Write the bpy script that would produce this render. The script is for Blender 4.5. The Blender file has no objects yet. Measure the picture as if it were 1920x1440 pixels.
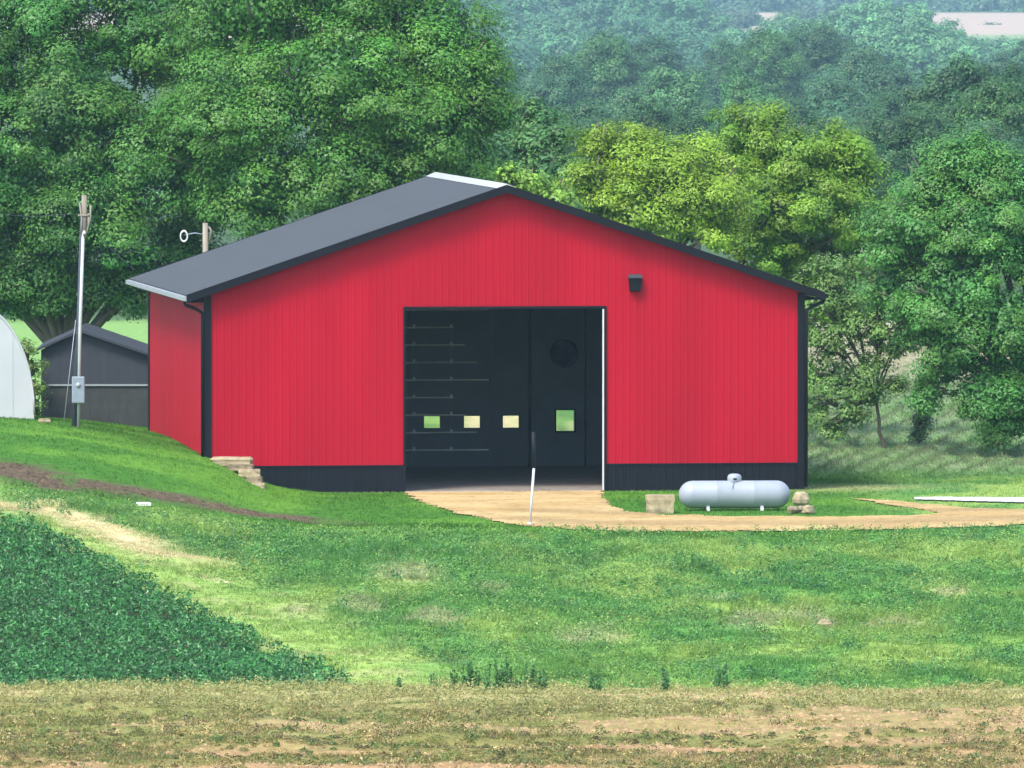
import bpy, math, random
import numpy as np

# ------------------------------------------------------------------ camera, world, sun, exposure
F_PX = 22000.0            # focal length in pixels of the 1920 px wide photograph
CAM_Z = 17.9
PITCH = math.atan(870.0 / F_PX)
scene = bpy.context.scene
col = scene.collection
cam_data = bpy.data.cameras.new('camera')
cam = bpy.data.objects.new('camera', cam_data)
col.objects.link(cam)
cam_data.sensor_fit = 'HORIZONTAL'
cam_data.sensor_width = 36.0
cam_data.lens = F_PX / 1920.0 * 36.0
cam_data.clip_start = 1.0
cam_data.clip_end = 20000.0
cam.location = (0, 0, CAM_Z)
cam.rotation_euler = (math.pi / 2 - PITCH, 0, 0)
scene.camera = cam

SUN_ELEV = math.radians(54)
SUN_AZ = math.radians(216)       # compass style: 0 = +Y, clockwise; behind the camera, to its left
world = bpy.data.worlds.new('World')
scene.world = world
world.use_nodes = True
wn = world.node_tree
wn.nodes.clear()
w_out = wn.nodes.new('ShaderNodeOutputWorld')
w_bg = wn.nodes.new('ShaderNodeBackground')
w_sky = wn.nodes.new('ShaderNodeTexSky')
w_sky.sky_type = 'NISHITA'
w_sky.sun_disc = False
w_sky.sun_elevation = SUN_ELEV
w_sky.sun_rotation = SUN_AZ
w_sky.air_density = 1.0
w_sky.dust_density = 2.0
w_bg.inputs['Strength'].default_value = 0.125
wn.links.new(w_sky.outputs[0], w_bg.inputs[0])
wn.links.new(w_bg.outputs[0], w_out.inputs[0])
sun_data = bpy.data.lights.new('sun', 'SUN')
sun_data.energy = 1.25
sun_data.angle = math.radians(14.0)
sun_data.color = (1.0, 0.96, 0.9)
sun = bpy.data.objects.new('sun', sun_data)
col.objects.link(sun)
# direction towards the sun
sx = math.sin(SUN_AZ) * math.cos(SUN_ELEV); sy = math.cos(SUN_AZ) * math.cos(SUN_ELEV); sz = math.sin(SUN_ELEV)
from mathutils import Vector, Matrix
sun.rotation_euler = Vector((sx, sy, sz)).to_track_quat('Z', 'Y').to_euler()
sun.location = (-30, 300, 60)
scene.view_settings.view_transform = 'Standard'
scene.view_settings.look = 'None'
scene.view_settings.exposure = 1.8
scene.view_settings.gamma = 1.0
scene.view_settings.use_curve_mapping = False
scene.render.engine = 'CYCLES'
scene.cycles.use_denoising = True
scene.cycles.max_bounces = 8
scene.cycles.transparent_max_bounces = 12
scene.cycles.volume_bounces = 0
scene.cycles.sample_clamp_indirect = 4.0

rnd = random.Random(7)
rng = np.random.default_rng(11)

# ------------------------------------------------------------------ projection helpers (used only to work out where things stand)
CT, ST = math.cos(PITCH), math.sin(PITCH)
def P(px, py, Y):
    """world point seen at photograph pixel (px, py) at the given world Y"""
    x = (px - 960) / F_PX; y = -(py - 720) / F_PX
    dy = CT + y * ST; dz = -ST + y * CT
    t = Y / dy
    return np.array([x * t, Y, CAM_Z + dz * t])
def m_at(Y): return Y / F_PX          # metres per photograph pixel

# ------------------------------------------------------------------ numpy noise
_lat = np.random.default_rng(5).random((256, 256))
def vnoise(x, y, s=1.0, o=0):
    x = np.asarray(x, float) / s + 37.7 * o; y = np.asarray(y, float) / s + 11.3 * o
    xi = np.floor(x).astype(int); yi = np.floor(y).astype(int)
    fx = x - xi; fy = y - yi
    fx = fx * fx * (3 - 2 * fx); fy = fy * fy * (3 - 2 * fy)
    a = _lat[xi % 256, yi % 256]; b = _lat[(xi + 1) % 256, yi % 256]
    c = _lat[xi % 256, (yi + 1) % 256]; d = _lat[(xi + 1) % 256, (yi + 1) % 256]
    return (a * (1 - fx) + b * fx) * (1 - fy) + (c * (1 - fx) + d * fx) * fy
def fbm(x, y, s=1.0, o=0, n=3):
    v = 0; a = 0.5; t = 0
    for i in range(n):
        v = v + a * vnoise(x, y, s / 2 ** i, o + i * 3); t += a; a *= 0.5
    return v / t
def sstep(a, b, x):
    t = np.clip((np.asarray(x, float) - a) / (b - a), 0, 1)
    return t * t * (3 - 2 * t)

# ------------------------------------------------------------------ barn frame (needed by the terrain)
YAW = math.radians(7.8)
BC, BS = math.cos(YAW), math.sin(YAW)
BA = np.array([-9.58, 366.0])        # front left corner
BW, BL = 18.9, 16.5
def barn_local(X, Y):
    dx = X - BA[0]; dy = Y - BA[1]
    return dx * BC + dy * BS, -dx * BS + dy * BC
def barn_world(u, v): return BA[0] + u * BC - v * BS, BA[1] + u * BS + v * BC
def u_of(px, v):
    k = (px - 960) / F_PX
    return (k * (BA[1] + v * BC) - BA[0] + v * BS) / (BC - k * BS)
def z_of(py, px, v):
    X, Y = barn_world(u_of(px, v), v)
    return P(px, py, Y)[2]

# ------------------------------------------------------------------ terrain height
TX = np.array([-400, -60, -24, -17, -14, -12, -10.2, -8.9, -7.9, -6, -3, 0, 6, 14, 30, 60, 400.])
def row(*v): return np.array(v, float)
def flat(z): return np.full(len(TX), float(z))
left = lambda base, l24, l17, l14, l12, l10, l9, l8, l6: np.array([l24 + 1, l24 + .6, l24, l17, l14, l12, l10, l9, l8, l6] + [base] * 7, float)
TR = [(-100, flat(17.5)), (0, flat(16.0)), (85, flat(10.2)), (165, flat(4.35)), (185, flat(4.55)), (199, flat(4.78)), (203, flat(4.6)),
      (210, flat(3.6)), (230, flat(.6)), (258, flat(-2.1)), (288, flat(-2.35)),
      (300, left(-1.85, -1.2, -1.5, -1.7, -1.75, -1.8, -1.85, -1.85, -1.85)),
      (320, left(-1.1, .0, -.4, -.6, -.75, -.9, -1.0, -1.0, -1.1)),
      (335, left(-.5, .8, .4, .2, .05, -.1, -.2, -.35, -.45)),
      (342, left(-.25, 1.4, .9, .65, .45, .25, .1, -.05, -.2)),
      (347, left(-.1, 1.8, 1.25, .95, .7, .45, .25, .05, -.1)),
      (353, left(0, 2.3, 1.6, 1.3, 1.0, .7, .45, .15, -.02)),
      (358, left(0, 2.5, 1.9, 1.6, 1.3, 1.0, .75, .25, .0)),
      (363, left(0, 2.6, 2.1, 1.85, 1.5, 1.2, 1.05, .25, .0)),
      (368, left(0, 2.6, 2.25, 2.0, 1.6, 1.25, 1.1, .3, .0)),
      (374, left(0, 2.5, 2.1, 1.9, 1.55, 1.2, 1.0, .3, .0)),
      (384, left(0, 2.0, 1.7, 1.5, 1.2, 1.1, .9, .3, .0)),
      (400, left(0, 1.0, .9, .8, .7, .5, .4, .2, .0)),
      (430, flat(0)), (520, flat(-.3)), (600, flat(-2.5)), (900, flat(-9)), (1400, flat(-17)), (2400, flat(-21)), (3800, flat(-24)), (5900, flat(-24)),
      (7500, flat(-15)), (13000, flat(-6))]
TYk = np.array([r[0] for r in TR], float); TZ = np.array([r[1] for r in TR])
# dense smooth table for the part in view
_gx = np.arange(-40, 40.01, 0.25); _gy = np.arange(-100, 470, 0.5)
_t1 = np.array([np.interp(_gx, TX, r) for r in TZ])
_tab = np.array([np.interp(_gy, TYk, _t1[:, j]) for j in range(len(_gx))]).T
def blur(a, k, ax):
    ker = np.exp(-0.5 * (np.arange(-3 * k, 3 * k + 1) / k) ** 2); ker /= ker.sum()
    pad = [(0, 0), (0, 0)]; pad[ax] = (3 * k, 3 * k)
    b = np.pad(a, pad, mode='edge')
    return np.apply_along_axis(lambda m: np.convolve(m, ker, 'valid'), ax, b)
_tab = blur(_tab, 3, 0); _tab = blur(_tab, 2, 1)
def height0(X, Y):
    X = np.asarray(X, float); Y = np.asarray(Y, float)
    xx = np.clip((X + 40) / .25, 0, len(_gx) - 1.001); yy = np.clip((Y + 100) / .5, 0, len(_gy) - 1.001)
    xi = xx.astype(int); yi = yy.astype(int); fx = xx - xi; fy = yy - yi
    z = (_tab[yi, xi] * (1 - fx) + _tab[yi, xi + 1] * fx) * (1 - fy) + (_tab[yi + 1, xi] * (1 - fx) + _tab[yi + 1, xi + 1] * fx) * fy
    zf = np.interp(Y, TYk, TZ[:, 11])
    return np.where(Y > 460, zf, z)

# polygons on the ground, from pixel outlines
def G(px, py, y0=212.0):
    Ys = np.arange(y0, 2500, 0.1)
    x = (px - 960) / F_PX; y = -(py - 720) / F_PX
    dy = CT + y * ST; dz = -ST + y * CT
    t = Ys / dy; Z = CAM_Z + dz * t; X = x * t
    below = np.nonzero(Z <= height0(X, Ys))[0]
    i = below[0] if len(below) else len(Ys) - 1
    return np.array([X[i], Ys[i]])
def inpoly(X, Y, poly):
    X = np.asarray(X, float); Y = np.asarray(Y, float)
    ins = np.zeros(X.shape, bool); n = len(poly)
    for i in range(n):
        x1, y1 = poly[i]; x2, y2 = poly[(i + 1) % n]
        if y1 == y2: continue
        c = ((y1 > Y) != (y2 > Y)) & (X < (x2 - x1) * (Y - y1) / (y2 - y1) + x1)
        ins ^= c
    return ins
def segdist(X, Y, line):
    """distance to a polyline, and the fraction along it"""
    best = np.full(np.shape(X), 1e9); fr = np.zeros(np.shape(X)); n = len(line) - 1
    for i in range(n):
        a = line[i]; b = line[i + 1]; d = b - a; L2 = (d ** 2).sum()
        t = np.clip(((X - a[0]) * d[0] + (Y - a[1]) * d[1]) / L2, 0, 1)
        q = np.hypot(X - a[0] - t * d[0], Y - a[1] - t * d[1])
        m = q < best; best = np.where(m, q, best); fr = np.where(m, (i + t) / n, fr)
    return best, fr

DRIVE = [G(*p) for p in [(765, 933), (800, 947), (860, 964), (920, 977), (985, 988), (1100, 996), (1250, 999), (1450, 998), (1650, 996), (1800, 990), (2100, 978),
                         (2100, 950), (1930, 957), (1820, 954), (1740, 946), (1640, 937), (1590, 934), (1660, 947), (1735, 958), (1748, 965), (1700, 969), (1560, 970), (1400, 969),
                         (1250, 967), (1180, 961), (1145, 950), (1134, 934)]]
_a = barn_world(u_of(1133, 0), -.02); _b = barn_world(u_of(760, 0), -.02)
DRIVE += [np.array(_a), np.array(_b)]
DIRT = [G(*p) for p in [(-60, 868), (60, 900), (180, 915), (320, 935), (440, 955), (540, 970), (670, 985)]]
STRAW = [G(*p) for p in [(-60, 940), (40, 958), (120, 968), (200, 1000), (290, 1030), (390, 1052)]]
STRAW2 = [G(*p) for p in [(60, 945), (140, 965), (240, 1010)]]
CLIP = [G(*p) for p in [(375, 1080), (418, 1092)]]
SOY_E = [G(*p) for p in [(-40, 985), (0, 990), (140, 1040), (300, 1120), (450, 1205), (650, 1312)]]
SOY_E[0] = SOY_E[0] + np.array([-8, 1.5])
SOY = SOY_E + [SOY_E[-1] + np.array([2, -12]), np.array([-30., 285.]), np.array([-30., SOY_E[0][1]])]
PATCH = [(760, 1078, 1.6), (920, 1105, .9), (1410, 1165, 1.1), (1545, 1165, .5), (1640, 1170, .5), (1700, 1175, .8), (1500, 1155, 1.2), (670, 1135, .9), (560, 1150, .9),
         (820, 1160, 1.1), (1100, 1190, 1.3), (1780, 1110, .6), (1340, 1120, .8)]
PATCH = [(G(a, b), r) for a, b, r in PATCH]
def windrow(X, Y):
    """swaths of cut hay on the field right of and beyond the barn; 0..1"""
    c = X - .13 * Y + 1.1 * fbm(X, Y, 14, 4)
    s = 0.5 + 0.5 * np.sin(c * 2 * math.pi / 1.0)
    m = sstep(374, 382, Y) * (1 - sstep(470, 500, Y)) * sstep(6.5, 9, X)
    return s ** 3 * m
def height(X, Y):
    X = np.asarray(X, float); Y = np.asarray(Y, float)
    z = height0(X, Y)
    near = sstep(175, 185, Y) * (1 - sstep(196, 202, Y))
    mid = sstep(288, 300, Y) * (1 - sstep(338, 346, Y))
    z = z + near * ((fbm(X, Y, 1.6, 1) - .5) * .26 + (fbm(X * .25, Y, .8, 6) - .5) * .24)
    z = z + sstep(196, 199, Y) * (1 - sstep(203, 206, Y)) * ((fbm(X, Y, 2.2, 3, 2) - .5) * .14)
    z = z + mid * ((fbm(X, Y, 2.6, 2) - .5) * .42 + (fbm(X, Y, .9, 22) - .5) * .16)
    z = z + windrow(X, Y) * .14
    d, fr = segdist(X, Y, DIRT)
    z = z - .07 * np.exp(-(d / .5) ** 2)
    u, v = barn_local(X, Y)
    ins = (u > .22) & (u < BW - .22) & (v > .22) & (v < BL - .22)
    z = np.where(ins, -0.12, z)
    return z

# ------------------------------------------------------------------ ground colour (base colours, plus side light painted on the slope)
def lerp(a, b, t): return a * (1 - t[..., None]) + np.asarray(b, float) * t[..., None]
def albedo(X, Y, fine=0.0):
    X = np.asarray(X, float); Y = np.asarray(Y, float)
    n1 = fbm(X, Y, 6, 1); n2 = fbm(X, Y, 1.2, 5); n3 = fbm(X, Y, .45, 9)
    c = np.zeros(X.shape + (3,)) + np.array([.090, .235, .045])
    c = lerp(c, (.17, .29, .055), sstep(.45, .75, n1) * .6)
    c = lerp(c, (.045, .115, .040), sstep(.55, .8, n2) * .55)
    c = lerp(c, (.17, .21, .075), sstep(.62, .85, n3) * .5)
    st = fbm((X * .55 + Y * .22) , (Y * .35 - X * .9) * .5, 1.6, 14)      # slanting pale streaks: side light on the undulations painted in
    c = lerp(c, (.25, .35, .075), sstep(.48, .70, st) * .8)
    c = lerp(c, (.045, .14, .035), sstep(.58, .80, fbm(X, Y, 4.5, 17)) * .6)
    # lawn-like bank round the barn
    lawn = sstep(345, 350, Y + .25 * X + 3) * (1 - sstep(405, 420, Y)) * (1 - sstep(10, 13, X))
    lc = lerp(np.zeros(X.shape + (3,)) + np.array([.050, .150, .015]), (.095, .22, .022), sstep(.35, .7, fbm(X, Y, 3, 8)))
    c = c * (1 - lawn[..., None]) + lc * lawn[..., None]
    # yellow green band beside the soybeans
    d, fr = segdist(X, Y, SOY_E)
    band = (1 - sstep(1.5, 5.5 , d + 2.0 * (n1 - .5))) * (1 - sstep(340, 346, Y)) * sstep(286, 290, Y)
    c = lerp(c, (.26, .37, .085), band * .85)
    c = lerp(c, (.30, .29, .13), band * sstep(.5, .75, n2) * .5)
    d, fr = segdist(X, Y, STRAW)
    s = (1 - sstep(.25, 1.5, d + 1.2 * (n2 - .5) + 1.0 * (n3 - .5))) * (1 - .6 * sstep(.8, 1, fr))
    c = lerp(c, (.44, .38, .18), s * .95)
    d, fr = segdist(X, Y, STRAW2)
    c = lerp(c, (.62, .53, .28), (1 - sstep(.1, .6, d + .8 * (n3 - .5))) * .9)
    d, fr = segdist(X, Y, CLIP)
    c = lerp(c, (.6, .52, .3), (1 - sstep(.05, .3, d + .3 * (n3 - .5))))
    d, fr = segdist(X, Y, DIRT)
    w = .8 + 2.3 * (1 - fr) ** .7
    s = (1 - sstep(w * .5, w * 1.1, d + 1.3 * (n2 - .5) + .8 * (n3 - .5))) * (.35 + .65 * sstep(.40, .55, fbm(X, Y * .5, 1.4, 131)))
    c = lerp(c, (.095, .068, .042), s * .97)
    for (g, r) in PATCH:
        d = np.hypot((X - g[0]), (Y - g[1]) * .35)
        s = 1 - sstep(r * .3, r * .9, d + .9 * (n2 - .5) + .6 * (n3 - .5))
        c = lerp(c, (.34, .33, .17), s * .75)
    c = lerp(c, (.045, .050, .022), inpoly(X, Y, SOY) * 1.0)
    # hay field to the right and beyond
    hay = sstep(375, 383, Y) * (1 - sstep(560, 600, Y)) * sstep(6, 9, X)
    hc = lerp(np.zeros(X.shape + (3,)) + np.array([.15, .26, .085]), (.22, .29, .13), sstep(.4, .75, n2) * .8)
    hc = lerp(hc, (.14, .15, .08), windrow(X, Y) * .7)
    hc = lerp(hc, (.38, .34, .22), sstep(440, 480, Y + 14 * (n1 - .5)) * .85)
    c = c * (1 - hay[..., None]) + hc * hay[..., None]
    edge = np.exp(-((X - 10.7) / 2.6) ** 2 - ((Y - 369.5 - .25 * (X - 10)) / 2.2) ** 2)
    c = lerp(c, (.32, .31, .14), edge * .7)
    # yard beyond the barn, seen through the windows of its rear door
    yd = (1 - sstep(2.0, 3.2, np.abs(X + .3) * 1.7 + .9 * (n2 - .5))) * sstep(398, 404, Y) * (1 - sstep(450, 460, Y))
    c = lerp(c, (.55, .45, .22), yd)
    ys = sstep(1.6, 2.2, X) * (1 - sstep(3.5, 4, X)) * sstep(398, 404, Y) * (1 - sstep(418, 420, Y))
    c = lerp(c, (.42, .42, .16), ys * .7)
    lf = (1 - sstep(-7, -5, X)) * sstep(420, 440, Y) * (1 - sstep(560, 600, Y))
    c = lerp(c, (.17, .30, .08), lf)
    far = sstep(560, 620, Y)
    c = lerp(c, (.05, .09, .03), far)
    ff = sstep(4100, 4200, Y)
    c = lerp(c, (.40, .30, .22), ff)
    c = lerp(c, (.16, .27, .10), ff * (sstep(.56, .60, vnoise(X * 2, Y, 800, 3))))
    c = lerp(c, (.06, .11, .04), sstep(5250, 5350, Y))
    # near strip of dry mown grass
    ns = 1 - sstep(200, 206, Y)
    a = fbm(X * .45, Y, 1.3, 12); b = fbm(X * .5, Y, .5, 15); e = fbm(X * .22, Y, 2.2, 19)
    sc = np.zeros(X.shape + (3,)) + np.array([.175, .160, .048])
    sc = lerp(sc, (.27, .21, .085), sstep(.45, .75, a))
    bare = sstep(.50, .62, e + .35 * (b - .5) + .16 * (1 - sstep(183, 191, Y)) - .06)
    sc = lerp(sc, (.33, .205, .10), bare * .92)
    sc = lerp(sc, (.40, .38, .16), sstep(194, 199, Y) * .7)
    sc = lerp(sc, (.17, .23, .06), sstep(188, 191, Y) * (1 - sstep(194, 197, Y)) * .35)
    c = c * (1 - ns[..., None]) + sc * ns[..., None]
    return c
def bare_mask(X, Y):
    e = fbm(X * .22, Y, 2.2, 19); b = fbm(X * .5, Y, .5, 15)
    return sstep(.50, .62, e + .35 * (b - .5) + .16 * (1 - sstep(183, 191, Y)) - .06)

# ------------------------------------------------------------------ materials
def new_mat(name):
    m = bpy.data.materials.new(name); m.use_nodes = True
    nt = m.node_tree; bs = nt.nodes['Principled BSDF']
    return m, nt, bs
def mat(name, c, rough=.6, metal=0.0, var=.12, scale=3.0, bump=0.0, bscale=20.0, spec=.5, stretch=(1, 1, 1), dirt=None, coat=0.0):
    m, nt, bs = new_mat(name)
    tc = nt.nodes.new('ShaderNodeTexCoord'); mp = nt.nodes.new('ShaderNodeMapping'); mp.inputs['Scale'].default_value = stretch
    nt.links.new(tc.outputs['Object'], mp.inputs[0])
    n = nt.nodes.new('ShaderNodeTexNoise'); n.inputs['Scale'].default_value = scale; n.inputs['Detail'].default_value = 6
    nt.links.new(mp.outputs[0], n.inputs['Vector'])
    r = nt.nodes.new('ShaderNodeValToRGB')
    lo = tuple(max(0, x * (1 - var)) for x in c) + (1,); hi = tuple(min(1, x * (1 + var)) for x in c) + (1,)
    r.color_ramp.elements[0].position = .3; r.color_ramp.elements[1].position = .7
    r.color_ramp.elements[0].color = lo if dirt is None else tuple(dirt) + (1,); r.color_ramp.elements[1].color = hi
    nt.links.new(n.outputs[0], r.inputs[0]); nt.links.new(r.outputs[0], bs.inputs['Base Color'])
    bs.inputs['Roughness'].default_value = rough; bs.inputs['Metallic'].default_value = metal
    bs.inputs['Specular IOR Level'].default_value = spec; bs.inputs['Coat Weight'].default_value = coat
    if bump > 0:
        b = nt.nodes.new('ShaderNodeTexNoise'); b.inputs['Scale'].default_value = bscale; b.inputs['Detail'].default_value = 5
        nt.links.new(mp.outputs[0], b.inputs['Vector'])
        bp = nt.nodes.new('ShaderNodeBump'); bp.inputs['Strength'].default_value = bump; bp.inputs['Distance'].default_value = .02
        nt.links.new(b.outputs[0], bp.inputs['Height']); nt.links.new(bp.outputs[0], bs.inputs['Normal'])
    return m
def attr_mat(name, rough=.7, noise=.25, nscale=6.0, trans=0.0, bump=0.0, bscale=8.0, bdist=.05, spec=.2, stretch=(1, 1, 1)):
    """colour from the mesh's own colour attribute, broken up by noise"""
    m, nt, bs = new_mat(name)
    at = nt.nodes.new('ShaderNodeAttribute'); at.attribute_name = 'Col'
    src = at.outputs['Color']
    if noise > 0:
        tc = nt.nodes.new('ShaderNodeTexCoord'); mp = nt.nodes.new('ShaderNodeMapping'); mp.inputs['Scale'].default_value = stretch
        nt.links.new(tc.outputs['Object'], mp.inputs[0])
        n = nt.nodes.new('ShaderNodeTexNoise'); n.inputs['Scale'].default_value = nscale; n.inputs['Detail'].default_value = 8; n.inputs['Roughness'].default_value = .65
        nt.links.new(mp.outputs[0], n.inputs['Vector'])
        mr = nt.nodes.new('ShaderNodeMapRange'); mr.inputs[1].default_value = .3; mr.inputs[2].default_value = .7
        mr.inputs[3].default_value = 1 - noise; mr.inputs[4].default_value = 1 + noise
        nt.links.new(n.outputs[0], mr.inputs[0])
        mx = nt.nodes.new('ShaderNodeVectorMath'); mx.operation = 'SCALE'
        nt.links.new(src, mx.inputs[0]); nt.links.new(mr.outputs[0], mx.inputs['Scale'])
        src = mx.outputs[0]
        if bump > 0:
            b = nt.nodes.new('ShaderNodeTexNoise'); b.inputs['Scale'].default_value = bscale; b.inputs['Detail'].default_value = 6
            nt.links.new(mp.outputs[0], b.inputs['Vector'])
            bp = nt.nodes.new('ShaderNodeBump'); bp.inputs['Strength'].default_value = bump; bp.inputs['Distance'].default_value = bdist
            nt.links.new(b.outputs[0], bp.inputs['Height']); nt.links.new(bp.outputs[0], bs.inputs['Normal'])
    nt.links.new(src, bs.inputs['Base Color'])
    bs.inputs['Roughness'].default_value = rough; bs.inputs['Specular IOR Level'].default_value = spec
    if trans > 0:
        tr = nt.nodes.new('ShaderNodeBsdfTranslucent'); nt.links.new(src, tr.inputs[0])
        mix = nt.nodes.new('ShaderNodeMixShader'); mix.inputs[0].default_value = trans
        out = nt.nodes['Material Output']
        nt.links.new(bs.outputs[0], mix.inputs[1]); nt.links.new(tr.outputs[0], mix.inputs[2]); nt.links.new(mix.outputs[0], out.inputs[0])
    return m
M_GROUND = attr_mat('ground_cover', .9, .3, 3.0, 0, .6, 9.0, .08, .1)
M_GRAVEL = attr_mat('pale_gravel', .95, .22, 5.0, 0, .6, 14.0, .03, .1)
M_LEAF = attr_mat('leaf', .5, 0, 1, .22, spec=.35)
M_GRASS = attr_mat('grass_blade', .6, 0, 1, .35, spec=.25)
M_BARK = mat('bark', (.10, .085, .065), .9, var=.35, scale=4, bump=.8, bscale=14, stretch=(1, 1, .25))
M_RED = mat('red_steel', (.345, .0025, .016), .6, var=.10, scale=.7, spec=.12, stretch=(1, 1, .15))
M_BLACK = mat('black_steel', (.004, .004, .008), .5, var=.15, scale=2, spec=.2)
M_ROOF = mat('charcoal_roof_steel', (.034, .044, .055), .55, metal=.0, var=.08, scale=.8, spec=.3)
M_RIDGE = mat('ridge_cap_steel', (.62, .62, .62), .3, metal=.3, var=.05)
M_LINER = mat('dark_liner_steel', (.085, .11, .14), .6, var=.12, scale=1.5)
M_DOORP = mat('door_section_steel', (.080, .10, .125), .6, var=.12, scale=1.2)
M_DSEAM = mat('door_glint_and_hinge', (.70, .75, .75), .5, var=.2, scale=2)  # near white: glint on the door's section lines painted in; hinges share it
M_SLAB = mat('concrete_floor', (.20, .17, .14), .85, var=.2, scale=2, bump=.3)
M_CONC = mat('pale_concrete', (.62, .60, .56), .85, var=.1, scale=2)
M_WHITE = mat('white_paint', (.55, .55, .55), .4, var=.04, scale=2)
M_TANK = mat('tank_paint', (.27, .30, .335), .45, var=.06, scale=2.2, spec=.4)
M_STONE = mat('limestone', (.31, .25, .145), .9, var=.3, scale=5, bump=.9, bscale=9)
M_STONED = mat('weathered_limestone', (.21, .165, .10), .9, var=.35, scale=7, bump=1, bscale=10)
M_WOOD = mat('weathered_wood', (.22, .19, .15), .9, var=.35, scale=6, bump=.6, bscale=20, stretch=(1, 1, .15))
M_POLED = mat('shadowed_pole_wood', (.05, .06, .085), .8, var=.2, scale=6, stretch=(1, 1, .15))  # pole wood, its blue-black tone painting in the shadow line behind the conduit
M_GALV = mat('galvanised_steel', (.30, .32, .34), .5, metal=.2, var=.1, scale=5)
M_CREAM = mat('cream_conduit', (.40, .41, .40), .5, var=.08, scale=4)
M_METER = mat('meter_grey', (.20, .24, .28), .5, var=.08, scale=5)
M_SHED = mat('slate_shed_siding', (.026, .030, .040), .75, var=.12, scale=1.6)
M_SHEDL = mat('old_shed_boards', (.038, .040, .040), .9, var=.25, scale=2.5, bump=.4)
M_HOOP = mat('white_cover', (.42, .44, .45), .55, var=.04, scale=1)
M_HOOPB = mat('grey_cover', (.35, .38, .36), .6, var=.2, scale=2)
def glass_mat():
    m, nt, bs = new_mat('window_glass')
    t = nt.nodes.new('ShaderNodeBsdfTransparent'); t.inputs[0].default_value = (.88, .92, .9, 1)
    g = nt.nodes.new('ShaderNodeBsdfGlossy'); g.inputs['Roughness'].default_value = .05
    fr = nt.nodes.new('ShaderNodeFresnel'); fr.inputs[0].default_value = 1.45
    mix = nt.nodes.new('ShaderNodeMixShader')
    nt.links.new(fr.outputs[0], mix.inputs[0]); nt.links.new(t.outputs[0], mix.inputs[1]); nt.links.new(g.outputs[0], mix.inputs[2])
    nt.links.new(mix.outputs[0], nt.nodes['Material Output'].inputs[0])
    return m
M_GLASS = glass_mat()

# ------------------------------------------------------------------ mesh helpers
def np_mesh(name, verts, faces_flat, k, colors=None, smooth=False):
    """verts Nx3, faces_flat flat int array of polygons with k corners each"""
    me = bpy.data.meshes.new(name)
    nv = len(verts); nf = len(faces_flat) // k
    me.vertices.add(nv); me.vertices.foreach_set('co', np.asarray(verts, np.float32).ravel())
    me.loops.add(nf * k); me.loops.foreach_set('vertex_index', np.asarray(faces_flat, np.int32).ravel())
    me.polygons.add(nf); me.polygons.foreach_set('loop_start', np.arange(0, nf * k, k, dtype=np.int32))
    me.polygons.foreach_set('loop_total', np.full(nf, k, np.int32))
    if smooth: me.polygons.foreach_set('use_smooth', np.ones(nf, bool))
    me.update(calc_edges=True)
    if colors is not None:
        at = me.attributes.new('Col', 'FLOAT_COLOR', 'POINT')
        c4 = np.ones((nv, 4), np.float32); c4[:, :3] = np.clip(colors, 0, 1)
        at.data.foreach_set('color', c4.ravel())
    return me
def link(name, me, m, parent=None, loc=None):
    o = bpy.data.objects.new(name, me); col.objects.link(o)
    if m is not None and me is not None and not me.materials: me.materials.append(m)
    if parent is not None: o.parent = parent
    if loc is not None: o.location = loc
    return o
def tag(o, label=None, cat=None, group=None, kind=None):
    if label: o['label'] = label
    if cat: o['category'] = cat
    if group: o['group'] = group
    if kind: o['kind'] = kind
    return o
def empty(name, loc, rz=0):
    o = bpy.data.objects.new(name, None); col.objects.link(o)
    o.location = tuple(float(v) for v in loc); o.rotation_euler = (0, 0, rz); o.empty_display_size = .3
    return o
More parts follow.
